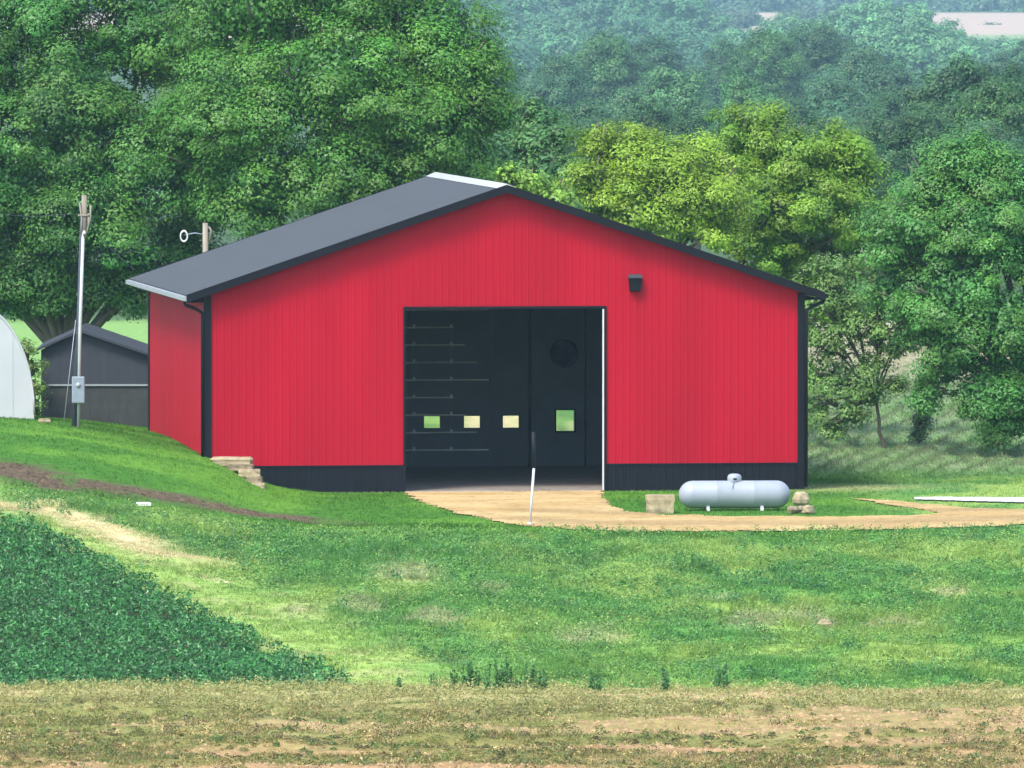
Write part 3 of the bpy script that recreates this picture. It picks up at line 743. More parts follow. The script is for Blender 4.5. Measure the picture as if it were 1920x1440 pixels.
tree('shade_tree', 'large fresh green tree filling the right edge and drooping to the hay field', 'large trees behind the barn', (1965, 900), 392,
     [(1800, 300, 70, 0), (1760, 340, 80, 0), (1850, 330, 80, 0), (1720, 430, 95, 0), (1840, 440, 110, -1), (1930, 370, 90, 0), (1980, 480, 130, 0), (1690, 540, 75, 0), (1800, 560, 110, -1.5), (1900, 620, 120, -2),
      (1780, 670, 75, -1), (1850, 740, 80, -2), (1960, 730, 110, -1), (1730, 610, 55, 0), (1880, 800, 48, -1.5), (1730, 740, 30, -1), (1665, 460, 55, 0)], (.056, .200, .036), .12, 1.35, .58, 150, 27, .5, .3)
tree('open_tree', 'loose light-leaved tree with drooping boughs beside the barn right corner', 'large trees behind the barn', (1660, 900), 397,
     [(1560, 640, 58, 0), (1545, 560, 60, 0), (1600, 600, 60, 0), (1525, 700, 52, 0), (1660, 560, 58, 0), (1650, 620, 48, 0), (1580, 715, 55, 0), (1635, 680, 44, 0), (1530, 770, 40, 0), (1595, 775, 38, 0), (1690, 640, 38, 0),
      (1575, 520, 50, 1), (1640, 500, 55, 1), (1515, 620, 40, 0), (1560, 805, 20, 0), (1700, 580, 45, 0), (1680, 720, 22, 0), (1630, 740, 30, 0), (1545, 510, 40, 0)],
     (.105, .225, .045), .12, 1.2, .46, 70, 28, .07, .5, yel=(.30, .36, .10), fill=10)
tree('field_sapling', 'little dark sapling standing alone in the hay under the right tree', 'large trees behind the barn', (1722, 850), 400,
     [(1728, 790, 20, 0), (1736, 755, 18, 0), (1722, 815, 10, 0)], (.05, .11, .045), .14, 3, .3, 30, 29, .05, .6)
sh = tree('shrub', 'yellow green shrub between the white hoop shelter and the grey shed', None, (62, 780), 388,
     [(55, 690, 26, 0), (62, 730, 22, 0), (45, 655, 20, 0), (62, 765, 18, 0)], (.10, .17, .03), .12, 3, .3, 40, 30, .06, .4)
sh['category'] = 'shrub'

# trees of the middle distance wood: a few crowns modelled once, each tree its own object
def proto(sd, c, wide=1.0):
    g = np.random.default_rng(sd); W = []
    for i in range(9):
        a = g.uniform(0, 6.28); r = g.uniform(1.2, 3.4) * wide; W.append((r * math.cos(a), r * math.sin(a), 5.5 + g.uniform(-2.2, 4.2) * (1 - r / 9), g.uniform(1.8, 2.7)))
    W.append((0, 0, 9.3, 2.1)); W.append((0, 0, 6, 3.6)); W.append((g.uniform(-1, 1), 0, 3.2, 3.2))
    V, nn, S, lc = crown_geo(W, 1.0, .85, 80, .21, c, sd, .08, back=.6, yel=(.13, .19, .05))
    me = leaves_mesh('crown', leaf_geo(V, nn, S), lc); me.materials.append(M_LEAF)
    mb = MB(); limb(mb, (0, 0, -.3), (0, 0, 5), .35, .2, seed=sd)
    for i in range(4): limb(mb, (0, 0, 2.5 + .5 * i), (W[i][0], W[i][1], W[i][2]), .16, .05, .2, seed=sd + i)
    tm = mb.build('trunk', M_BARK); t = tm.data; bpy.data.objects.remove(tm)
    return me, t
PR = [proto(101, (.055, .160, .034)), proto(102, (.028, .100, .028)), proto(103, (.062, .200, .048)), proto(104, (.046, .140, .055)), proto(105, (.078, .210, .066), 1.15)]
def mid_tree(px, top, wpx, Y, k, label, group='trees of the middle distance wood', rz=0):
    t = P(px, top, Y); z0 = float(height(t[0], Y)); H = max(3.0, t[2] - z0); wd = wpx * m_at(Y)
    root = empty('woodland_tree', (t[0], Y, z0), rz)
    tag(root, label, 'tree', group)
    sx_ = max(wd / 10.0, H / 14.0)
    for nm, me in (('crown', PR[k][0]), ('trunk', PR[k][1])):
        o = link(nm, me, None, root); o.scale = (sx_, sx_, sx_)
        if nm == 'crown': o.location = (0, 0, H - 11.6 * sx_)
        else: o.scale = (sx_, sx_, H / 11.6)
    return root
MT = [(1055, 95, 190, 780, 3, 'dull green tree at the left end of the middle distance wood'),
      (1130, 40, 200, 860, 0, 'tall grey green tree second from the left in the wood'),
      (1225, 52, 210, 900, 1, 'tree behind the pale one, its top just under the far hillside'),
      (1265, 105, 210, 760, 4, 'pale mint green round tree in the middle of the wood'),
      (1360, 60, 170, 900, 1, 'dark tree with a flat top at the centre of the wood'),
      (1440, 35, 190, 860, 0, 'dark olive tree highest in the centre of the wood'),
      (1395, 130, 180, 720, 2, 'lower bright tree in front of the dark flat topped one'),
      (1540, 25, 200, 880, 1, 'dark green tree right of the centre with a rounded top'),
      (1620, 70, 190, 800, 3, 'bluish green tree below the palest hill trees'),
      (1560, 130, 200, 740, 3, 'grey leaved bushy tree in the front of the wood'),
      (1490, 175, 170, 690, 1, 'dark low tree behind the yellow tree crown'),
      (1670, 150, 190, 700, 1, 'dusky tree between the grey leaved one and the dark right group'),
      (1800, 85, 220, 640, 1, 'very dark domed tree near the right edge of the photo'),
      (1890, 125, 190, 620, 0, 'dark tree cut by the right edge of the photo'),
      (1730, 185, 180, 610, 1, 'low dark tree left of the domed one'),
      (1100, 175, 190, 650, 3, 'shadowy tree low in the wood above the yellow green crown'),
      (1210, 175, 190, 640, 1, 'low dark tree right above the bright yellow green tree'),
      (1310, 200, 180, 620, 1, 'low deep green tree between two yellow green crowns'),
      (1600, 230, 170, 600, 1, 'low dark tree just above the olive tree crown'),
      (1850, 210, 200, 590, 3, 'low dark tree behind the top of the right edge tree'),
      (1010, 180, 170, 700, 0, 'greyish tree half hidden by the tallest tree right flank'),
      (1930, 60, 160, 900, 3, 'hazy tree top at the far right edge'),
      (960, 130, 150, 820, 3, 'hazy tree peeping out above the right flank of the tallest tree')]
for i, (px, top, w, Y, k, lb) in enumerate(MT): mid_tree(px, top, w * 1.2, 740 + (Y - 590) * 4.1, k, lb, rz=i * 1.7)

# far woods: each one mass
def mass(name, label, items, c, leaf, sd, per=30, cd=.10, cr=2.2):
    W = []
    for (px, top, wpx, Y) in items:
        p = P(px, top, Y); z0 = float(height(p[0], Y)); r = wpx * 1.3 * m_at(Y) / 2
        g = random.Random(int(px * 7 + Y))
        H = p[2] - z0
        for q in range(5):
            W.append((p[0] + g.uniform(-.6, .6) * r, Y + g.uniform(-.5, .5) * r, p[2] - r * .6 - (q * .18 * H * g.uniform(.4, 1.1)), r * g.uniform(.5, .72)))
    V, nn, S, lc = crown_geo(W, cd, cr, per, leaf, c, sd, .08, back=.3, yel=(.15, .2, .06), fill=9)
    o = link(name, leaves_mesh(name, leaf_geo(V, nn, S, .8), lc), M_LEAF)
    return tag(o, label, 'wood', kind='stuff')
g = random.Random(3)
it = []
prof = [(820, -30), (880, -25), (940, -20), (1000, -25), (1080, -20), (1160, -28), (1240, -22), (1300, 0), (1345, 30), (1372, 70)]
for px, t in prof:
    for rr_ in range(3): it.append((px + g.uniform(-25, 25), t + rr_ * 38 + g.uniform(-8, 8), g.uniform(100, 140), 3700 - rr_ * 260))
for px in range(850, 1330, 30): it.append((px, -45 + g.uniform(-8, 8), 110, 3900))
for px in range(780, 1000, 40): it.append((px, 60 + g.uniform(-10, 20), 120, 3000))
mass('far_wood', 'hazy blue green wooded hillside at the top centre', it, (.055, .18, .065), .95, 201, 22)
it = []
prof = [(1400, 45), (1440, 30), (1480, 22), (1530, 18), (1575, 8), (1620, -6), (1665, -18), (1710, -16), (1745, 2), (1780, 36), (1830, 64), (1880, 70), (1930, 72), (1985, 70)]
for px, t in prof:
    for rr_ in range(3): it.append((px + g.uniform(-18, 18), t + rr_ * 38 + g.uniform(-6, 6), g.uniform(90, 120), 3400 - rr_ * 260))
mass('far_wood', 'pale green trees forming the domed mass at the upper right', it, (.10, .27, .09), .85, 202, 26)
it = [(x, g.uniform(8, 24), g.uniform(28, 46), 4600 + g.uniform(-80, 80)) for x in list(range(1560, 1640, 14)) + list(range(1475, 1520, 14)) + list(range(1345, 1420, 12))] + [(1850, 42, 34, 4700), (1866, 48, 24, 4700), (1838, 48, 20, 4700)]
mass('far_trees', 'small bluish trees dotted before the pale far field', it, (.05, .10, .05), 1.0, 203, 14)
it = [(x, -30 + g.uniform(-8, 8) + (6 if x > 1700 else 0), g.uniform(50, 80), 5350 + g.uniform(0, 250)) for x in range(1300, 2050, 22)]
it += [(x, -50 + g.uniform(-8, 8), g.uniform(60, 90), 7400) for x in range(760, 2100, 40)]
mass('horizon_wood', 'blue hazed wood beyond the pale far field at the very top', it, (.05, .13, .06), 2.2, 204, 14, .03, 4)

M_STEM = mat('weed_stem', (.05, .09, .04), .8)
# weeds standing on the crest of the near strip
def weed(px, top, wpx, label):
    Y = 201.0; p = P(px, top - 3, Y); z0 = float(height(p[0], Y)); H = p[2] - z0; wd = wpx * m_at(Y)
    root = empty('weed_clump', (p[0], Y, z0)); tag(root, label, 'weed', 'dark weeds along the crest')
    n = max(3, int(wd / .030)); mb = MB(); C = []; g = np.random.default_rng(int(px))
    for i in range(n):
        x = g.uniform(-wd / 2, wd / 2); y = g.uniform(-.15, .15); h = H * g.uniform(.35, 1.0)
        lx = g.normal(0, .03)
        mb.tube([(x, y, -.05), (x + lx, y, h)], [.006, .003], 4)
        q = int(h / .009); t = g.random(q) ** 1.25
        C.append(np.stack([x + lx * t + g.normal(0, .034, q) * (1.1 - t), y + g.normal(0, .034, q), h * (.1 + .92 * t)], -1))
    mb.build('stem', M_STEM, root)
    C = np.concatenate(C); N = len(C)
    c = np.array([.065, .175, .052]) * g.uniform(.6, 1.5, (N, 1))
    link('leaf', leaves_mesh('leaf', leaf_geo(C, g.normal(0, 1, (N, 3)) + [0, -.2, .5], g.uniform(.04, .09, N), .45), c), M_LEAF, root)['kind'] = 'stuff'
weed(746, 1272, 10, 'lone short dark weed, leftmost on the crest of the near strip')
weed(816, 1260, 8, 'thin dark weed spike just left of the widest weed clump')
weed(866, 1240, 60, 'wide bushy dark weed clump, the left of the two broad ones')
weed(948, 1236, 80, 'widest dark weed clump in the middle of the crest')
weed(1012, 1236, 32, 'tall narrow dark weed clump touching the widest clump on its right')
weed(1110, 1252, 26, 'small pointed dark weed clump alone right of the tall narrow one')
weed(1246, 1244, 14, 'slender dark weed spike standing by itself right of the pointed clump')
weed(1360, 1246, 36, 'faint sparse weed clump farthest right on the crest')

# ------------------------------------------------------------------ the red barn
barn = empty('red_barn', (BA[0], BA[1], 0), YAW)
tag(barn, 'large red steel barn with black trim, charcoal roof and open front doorway', 'barn')
EAVE_OUT, RAKE_OUT = .62, .42
SL = 3.40 / (BW / 2 + EAVE_OUT)
Z_EDGE = 6.20                      # top of roof at the eave edge
def roof_z(u): return Z_EDGE + SL * (min(u, BW - u) + EAVE_OUT)
RT = .16                           # roof build-up under the sheets
def wall_top(u): return roof_z(u) - RT - .03
DU0, DU1 = u_of(760, 0), u_of(1131, 0)
DZ = z_of(579, 945, 0)
BASE_Z, WAIN = -.15, z_of(872, 700, 0)
# structural walls, 0.16 thick behind the sheets
TH = .16
fw = MB()
def gable_poly(u0, u1, z0):
    pts = [(u0, z0), (u1, z0), (u1, wall_top(u1))]
    if u0 < BW / 2 < u1: pts.append((BW / 2, wall_top(BW / 2)))
    pts.append((u0, wall_top(u0))); return pts
fw.prism(gable_poly(.05, DU0, BASE_Z), .04, TH); fw.prism(gable_poly(DU1, BW - .05, BASE_Z), .04, TH); fw.prism(gable_poly(DU0, DU1, DZ), .04, TH)
front = fw.build('front_wall', M_LINER, barn)
def sheet(name, u0, u1, z0, ztop, m, parent, place, pitch=.2286, depth=.0065, phase=0.0):
    """one ribbed steel sheet; place(u, d, z) maps it onto its wall"""
    us = [u0]; ds = [0.0]
    k = math.floor(u0 / pitch) - 1
    while k * pitch < u1:
        c = k * pitch + pitch / 2
        for off, dd_ in ((-.040, 0), (-.016, 1), (.016, 1), (.040, 0)):
            if u0 < c + off < u1: us.append(c + off); ds.append(depth * dd_)
        k += 1
    us.append(u1); ds.append(0.0)
    # add the ridge point
    vs = []; fs = []
    pts = list(zip(us, ds))
    if u0 < BW / 2 < u1 and name == 'siding_panel' and callable(ztop):
        pts.append((BW / 2, 0.0)); pts = sorted(pts)
    for u, d in pts:
        zt = ztop(u) if callable(ztop) else ztop
        vs.append(place(u, d, z0)); vs.append(place(u, d, zt))
    for i in range(len(pts) - 1): fs.append((2 * i, 2 * i + 2, 2 * i + 3, 2 * i + 1))
    mb = MB().add(vs, fs); o = mb.build(name, m, parent)
    return o
PW = .9144
def run(u0, u1):
    out = []; k = math.floor(u0 / PW + 1e-6)
    while k * PW < u1 - 1e-6:
        a, b = max(u0, k * PW), min(u1, (k + 1) * PW)
        if b - a > .01: out.append((a, b))
        k += 1
    return out
fplace = lambda u, d, z: (u, -d, z)
for a, b in run(.0, DU0): sheet('siding_panel', a, b, WAIN, wall_top, M_RED, front, fplace)
for a, b in run(DU1, BW): sheet('siding_panel', a, b, WAIN, wall_top, M_RED, front, fplace)
for a, b in run(DU0, DU1): sheet('siding_panel', a, b, DZ, wall_top, M_RED, front, fplace)
for a, b in run(.0, DU0) + run(DU1, BW): sheet('wainscot_panel', a, b, BASE_Z, WAIN - .03, M_BLACK, front, fplace)
wt = MB(); wt.box(.05, DU0 - .02, -.045, .0, WAIN - .05, WAIN + .0); wt.box(DU1 + .02, BW - .05, -.045, 0, WAIN - .05, WAIN + .0)
wt.build('wainscot_trim', M_BLACK, barn)
# left and right walls
for side, un in ((0, 'left_wall'), (1, 'right_wall')):
    x0, x1 = (.04, TH) if side == 0 else (BW - TH, BW - .04)
    w_ = MB().box(x0, x1, TH, BL - TH, BASE_Z, wall_top(0)).build(un, M_LINER, barn)
    pl = (lambda u, d, z: (-d, u, z)) if side == 0 else (lambda u, d, z: (BW + d, u, z))
    for a, b in run(.0, BL):
        sheet('siding_panel', a, b, WAIN, wall_top(0) + .02, M_RED, w_, pl)
        sheet('wainscot_panel', a, b, BASE_Z, WAIN - .02, M_BLACK, w_, pl)
# rear wall with rear door, one window, fan
VB = BL - TH
RD0, RD1 = u_of(990, VB) - 6.2, u_of(990, VB)
WN0, WN1 = u_of(1043, VB), u_of(1077, VB); WZ0, WZ1 = z_of(808, 1060, VB), z_of(769, 1060, VB)
bw = MB()
y0, y1 = BL - TH, BL - .04
bw.prism(gable_poly(.05, RD0, BASE_Z), y0, y1); bw.prism(gable_poly(RD0, RD1, DZ), y0, y1)
bw.prism(gable_poly(RD1, WN0, BASE_Z), y0, y1); bw.prism(gable_poly(WN1, BW - .05, BASE_Z), y0, y1)
bw.box(WN0, WN1, y0, y1, BASE_Z, WZ0); bw.prism(gable_poly(WN0, WN1, WZ1), y0, y1)
back = bw.build('rear_wall', M_LINER, barn)
bplace = lambda u, d, z: (u, BL + d, z)
for a, b in run(.0, RD0) + run(RD1, WN0) + run(WN1, BW):
    sheet('siding_panel', a, b, WAIN, wall_top, M_RED, back, bplace); sheet('wainscot_panel', a, b, BASE_Z, WAIN - .02, M_BLACK, back, bplace)
for a, b in run(RD0, RD1): sheet('siding_panel', a, b, DZ, wall_top, M_RED, back, bplace)
wf = MB(); f = .05
wf.box(WN0 - f, WN1 + f, y0 - .03, y0 + .02, WZ1, WZ1 + f); wf.box(WN0 - f, WN1 + f, y0 - .03, y0 + .02, WZ0 - f, WZ0); wf.box(WN0 - f, WN0, y0 - .03, y0 + .02, WZ0, WZ1); wf.box(WN1, WN1 + f, y0 - .03, y0 + .02, WZ0, WZ1)
wo = wf.build('window', M_BLACK, barn); MB().box(WN0, WN1, y0 + .04, y0 + .048, WZ0, WZ1).build('pane', M_GLASS, wo)
# rear sectional door
rd = MB(); rd.box(RD0 - .08, RD0, y0 - .06, y0, 0, DZ); rd.box(RD1, RD1 + .10, y0 - .10, y0, 0, DZ + .1)
rdoor = rd.build('rear_door', M_BLACK, barn)
nS = 10; sh_ = DZ / nS
wcs = [u_of(p, VB) for p in (958, 885, 810)]; dw = wcs[0] - wcs[1]; wcs += [wcs[2] - dw, wcs[2] - 2 * dw]
ww = .26; wz0, wz1 = z_of(802, 900, VB), z_of(778, 900, VB)
for i in range(nS):
    za, zb = i * sh_, (i + 1) * sh_
    s = MB(); ya, yb = y0 + .02 + .006 * (i % 2), y0 + .07
    hit = za < (wz0 + wz1) / 2 < zb
    if hit:
        za_, zb_ = max(wz0, za + .04), min(wz1, zb - .04); cuts = sorted(wcs); x = RD0
        for c in cuts:
            a_ = max(c - ww, RD0 + .05); s.box(x, a_, ya, yb, za, zb); s.box(a_, c + ww, ya, yb, za, za_); s.box(a_, c + ww, ya, yb, zb_, zb); x = c + ww
        s.box(x, RD1, ya, yb, za, zb)
    else: s.box(RD0, RD1, ya, yb, za, zb)
    s.build('door_section', M_DOORP, rdoor)
    if hit:
        for c in wcs: MB().box(max(c - ww, RD0 + .05), c + ww, ya + .02, ya + .03, za_, zb_).build('pane', M_GLASS, rdoor)
    if i: MB().box(RD0 + .05, u_of(850 + 22 * ((i * 7) % 4), VB), y0 - .03, y0 + .015, i * sh_ - .022, i * sh_ + .022).build('glint_rail', M_DSEAM, rdoor)  # pale bar along the left only, standing for light glinting on the seam
for i in range(1, nS):
    for p_ in (776, 846):
        uu = u_of(p_, VB); MB().box(uu - .04, uu + .04, y0 - .04, y0 - .031, i * sh_ - .03, i * sh_ + .10).build('hinge', M_DSEAM, rdoor)
for q in range(5):
    uu = (wcs[q] + dw / 2) if q else RD1 - .10
    MB().box(uu - .03, uu + .03, y0 - .018, y0 + .018, .05, DZ - .05).build('stile', M_LINER, rdoor)
# exhaust fan on the rear wall
fu, fz = u_of(1056, VB), z_of(662, 1056, VB)
fan = MB().lathe([(.36, -.02), (.46, -.02), (.48, -.10), (.46, -.26), (.40, -.26), (.38, -.06), (.36, -.02)], 'y', 28, (fu, y0, fz)).build('exhaust_fan', M_BLACK, barn)
MB().lathe([(.001, -.03), (.38, -.03), (.38, -.02), (.001, -.02)], 'y', 24, (fu, y0, fz)).build('back_plate', M_BLACK, fan)
MB().lathe([(.001, -.22), (.08, -.22), (.08, -.05), (.001, -.05)], 'y', 12, (fu, y0, fz)).build('hub', M_BLACK, fan)
for q in range(4):
    a = q * math.pi / 2 + .4; ca, sa = math.cos(a), math.sin(a)
    s = MB(); pts = []
    for r_, w_, t_ in ((.07, .05, .0), (.36, .13, .03)):
        for sg in (-1, 1): pts.append((fu + ca * r_ - sa * w_ * sg, y0 - .13 + t_ * sg, fz + sa * r_ + ca * w_ * sg))
    s.add([pts[0], pts[1], pts[3], pts[2]] + [(p[0], p[1] + .006, p[2]) for p in (pts[0], pts[1], pts[3], pts[2])], [(0, 1, 2, 3), (7, 6, 5, 4), (0, 4, 5, 1), (1, 5, 6, 2), (2, 6, 7, 3), (3, 7, 4, 0)])
    s.build('blade', M_BLACK, fan)
# interior posts and slab
for q in range(1, 6):
    MB().box(BW - TH - .16, BW - TH - .01, q * 2.74 - .07, q * 2.74 + .07, 0, wall_top(0) - .1).build('post', M_WOOD, barn)
    MB().box(TH + .01, TH + .16, q * 2.74 - .07, q * 2.74 + .07, 0, wall_top(0) - .1).build('post', M_WOOD, barn)
pu = u_of(1113, VB - 2); MB().box(pu - .03, pu + .03, VB - .1, VB - .002, 0, DZ - .3).build('conduit', M_BLACK, barn)
MB().box(TH - .03, BW - TH + .03, -.0, BL - TH + .02, -.2, .03).build('floor_slab', M_SLAB, barn)
# doorway trim
dt = MB(); dt.box(DU0 - .07, DU0, -.05, TH, .03, DZ); dt.box(DU0 - .07, DU1 + .10, -.05, TH, DZ, DZ + .08); dt.build('door_trim', M_BLACK, barn)
MB().box(DU1 + .02, DU1 + .10, -.05, TH, .03, DZ).build('door_trim', M_BLACK, barn)
MB().box(DU1 - .025, DU1 + .018, -.075, .03, .03, DZ - .02).build('white_jamb', M_WHITE, barn)
# corner trim
for x0, x1, y0_, y1_, zz in ((-.05, .19, -.05, .0, 1), (-.05, 0, .0, .14, 1), (BW - .17, BW + .05, -.05, 0, 1), (BW, BW + .05, 0, .14, 1), (-.05, .0, BL - .14, BL + .03, 1), (BW, BW + .05, BL - .14, BL + .03, 1)):
    MB().box(x0, x1, y0_, y1_, BASE_Z, wall_top(0) - .02).build('corner_trim', M_BLACK, barn)
# roof
roof_mb = MB()
def rp(u, v, off=0.0): return (u, v, roof_z(u) + off)
V0, V1 = -RAKE_OUT, BL + RAKE_OUT
for s in (0, 1):
    ua, ub = (-EAVE_OUT + .03, BW / 2) if s == 0 else (BW + EAVE_OUT - .03, BW / 2)
    za = roof_z(-EAVE_OUT + .03) - .02; zb = roof_z(BW / 2) - .02
    p = [(ua, V0 + .03, za - RT), (ub, V0 + .03, zb - RT), (ub, V1 - .03, zb - RT), (ua, V1 - .03, za - RT), (ua, V0 + .03, za), (ub, V0 + .03, zb), (ub, V1 - .03, zb), (ua, V1 - .03, za)]
    if s: p = [p[1], p[0], p[3], p[2], p[5], p[4], p[7], p[6]]
    roof_mb.hexa(p)
roof = roof_mb.build('roof', M_BLACK, barn)
n_sheet = int(round((V1 - V0) / PW))
pw = (V1 - V0) / n_sheet
for s in (0, 1):
    for q in range(n_sheet):
        v0 = V0 + q * pw; vs = []; fs = []; prof = []
        for c in range(4):
            b0 = v0 + pw / 4 * (c + .5); prof += [(b0 - .03, 0), (b0 - .012, .02), (b0 + .012, .02), (b0 + .03, 0)]
        prof = [(v0 + .002, 0)] + prof + [(v0 + pw - .002, 0)]
        ue, ur = (-EAVE_OUT, BW / 2 - .02) if s == 0 else (BW + EAVE_OUT, BW / 2 + .02)
        for v, d in prof: vs += [(ue, v, Z_EDGE + d), (ur, v, roof_z(ur) + d)]
        for i in range(len(prof) - 1):
            f_ = (2 * i, 2 * i + 1, 2 * i + 3, 2 * i + 2); fs.append(f_ if s == 1 else f_[::-1])
        MB().add(vs, fs).build('roof_panel', M_ROOF, roof)
rz_ = roof_z(BW / 2)
rc = MB(); rw = .32
for q in range(6):
    va, vb = V0 + (V1 - V0) * q / 6 + .002, V0 + (V1 - V0) * (q + 1) / 6 - .002
    m_ = MB().add([(BW / 2 - rw, va, rz_ - rw * SL + .03), (BW / 2, va, rz_ + .06), (BW / 2 + rw, va, rz_ - rw * SL + .03), (BW / 2 - rw, vb, rz_ - rw * SL + .03), (BW / 2, vb, rz_ + .06), (BW / 2 + rw, vb, rz_ - rw * SL + .03)],
                  [(0, 1, 4, 3), (1, 2, 5, 4), (0, 3, 5, 2), (0, 2, 1), (3, 4, 5)])
    m_.build('ridge_cap', M_RIDGE, roof)
# rake trims front/back, following the slopes
for vv, sg in ((V0, -1), (V1, 1)):
    for s in (0, 1):
        ua, ub = (-EAVE_OUT, BW / 2 - .003) if s == 0 else (BW + EAVE_OUT, BW / 2 + .003)
        za, zb = Z_EDGE + .03, roof_z(BW / 2 - .003) + .03
        ya, yb = (vv - .03, vv + .03) if sg < 0 else (vv - .03, vv + .03)
        hh = .25
        p = [(ua, ya, za - hh), (ub, ya, zb - hh), (ub, yb, zb - hh), (ua, yb, za - hh), (ua, ya, za), (ub, ya, zb), (ub, yb, zb), (ua, yb, za)]
        if s: p = [p[1], p[0], p[3], p[2], p[5], p[4], p[7], p[6]]
        MB().hexa(p).build('rake_trim', M_BLACK, barn)
# gutters and downspouts
gl = MB().prism([(-EAVE_OUT - .12, Z_EDGE - .16), (-EAVE_OUT - .002, Z_EDGE - .18), (-EAVE_OUT - .002, Z_EDGE - .02), (-EAVE_OUT - .12, Z_EDGE - .03)], V0 + .04, V1 - .04).build('gutter', M_GALV, barn)
gr = MB().prism([(BW + EAVE_OUT + .002, Z_EDGE - .18), (BW + EAVE_OUT + .12, Z_EDGE - .16), (BW + EAVE_OUT + .12, Z_EDGE - .03), (BW + EAVE_OUT + .002, Z_EDGE - .02)], V0 + .04, V1 - .04).build('gutter', M_BLACK, barn)
for side in (0, 1):
    f_ = (lambda x: -x) if side == 0 else (lambda x: BW + x)
    pts = [(f_(EAVE_OUT + .05), -.12, Z_EDGE - .17), (f_(EAVE_OUT - .0), -.12, Z_EDGE - .30), (f_(.30), -.11, Z_EDGE - .42), (f_(.09), -.09, Z_EDGE - .56), (f_(.09), -.09, Z_EDGE - .8), (f_(.09), -.09, .1 if side else 1.1)]
    MB().tube(pts, .055, 8).build('downspout', M_BLACK, barn)
for x0, x1 in ((-EAVE_OUT + .02, -.06), (BW + .06, BW + EAVE_OUT - .02)): MB().box(x0, x1, V0 + .04, V1 - .04, Z_EDGE - RT - .06, Z_EDGE - RT - .03).build('soffit', M_BLACK, barn)
# wall lamp: shallow housing with sloping hood and lens
lu, lz = u_of(1190, 0), z_of(530, 1190, 0)
w2, h2 = .21, .27
lamp = MB().hexa([(lu - w2 * .75, -.20, lz - h2), (lu + w2 * .75, -.20, lz - h2), (lu + w2 * .8, -.01, lz - h2), (lu - w2 * .8, -.01, lz - h2), (lu - w2, -.24, lz + h2 * .55), (lu + w2, -.24, lz + h2 * .55), (lu + w2, -.01, lz + h2 * .55), (lu - w2, -.01, lz + h2 * .55)]).build('wall_lamp', M_BLACK, barn, bevel=.03)
MB().hexa([(lu - w2 - .02, -.28, lz + h2 * .56), (lu + w2 + .02, -.28, lz + h2 * .56), (lu + w2 + .02, -.01, lz + h2 * .56), (lu - w2 - .02, -.01, lz + h2 * .56), (lu - w2 * .85, -.12, lz + h2), (lu + w2 * .85, -.12, lz + h2), (lu + w2 * .85, -.01, lz + h2), (lu - w2 * .85, -.01, lz + h2)]).build('hood', M_SHED, lamp, bevel=.01)

# ------------------------------------------------------------------ propane tank
def on_ground(px, py): 
    g_ = G(px, py); return g_[0], g_[1], float(height(g_[0], g_[1]))
tx, ty, tz = on_ground(1377, 957)
ppm = F_PX / ty
tank = empty('propane_tank', (tx, ty, tz), math.radians(4))
tag(tank, 'long pale blue-grey propane tank lying on the grass before the barn', 'tank')
Rk = 52 / ppm / 2; Lk = 210 / ppm; cz = Rk + 4 / ppm
prof = [(.001, -Lk / 2)]
for q in range(1, 9):
    a = q / 8 * math.pi / 2; prof.append((Rk * math.sin(a), -Lk / 2 + .42 * (1 - math.cos(a))))
prof += [(Rk, -Lk / 6), (Rk * 1.006, -Lk / 6 + .01), (Rk, -Lk / 6 + .02), (Rk, Lk / 6), (Rk * 1.006, Lk / 6 + .01), (Rk, Lk / 6 + .02)] + [(r_, -h_) for r_, h_ in reversed(prof)]
MB().lathe(prof, 'x', 32, (0, 0, cz)).build('shell', M_TANK, tank)
dome = MB().lathe([(.21, -.03), (.215, .05), (.21, .13), (.17, .185), (.10, .21), (.001, .215)], 'z', 20, (0, 0, cz + Rk)).build('dome_lid', M_TANK, tank)
MB().box(-.05, .05, -.222, -.205, cz + Rk + .03, cz + Rk + .08).build('latch', M_BLACK, tank)
for x in (-.82, .82):
    MB().hexa([(x - .05, -.30, -.03), (x + .05, -.30, -.03), (x + .05, .30, -.03), (x - .05, .30, -.03), (x - .05, -.26, cz - Rk * .75), (x + .05, -.26, cz - Rk * .75), (x + .05, .26, cz - Rk * .75), (x - .05, .26, cz - Rk * .75)]).build('leg', M_WHITE, tank, bevel=.01)
MB().tube([(.0, -.15, cz + Rk - .01), (-.06, -.30, cz + Rk * .80), (-.10, -.42, cz + Rk * .5)], .012, 6).build('pipe', M_METER, tank)

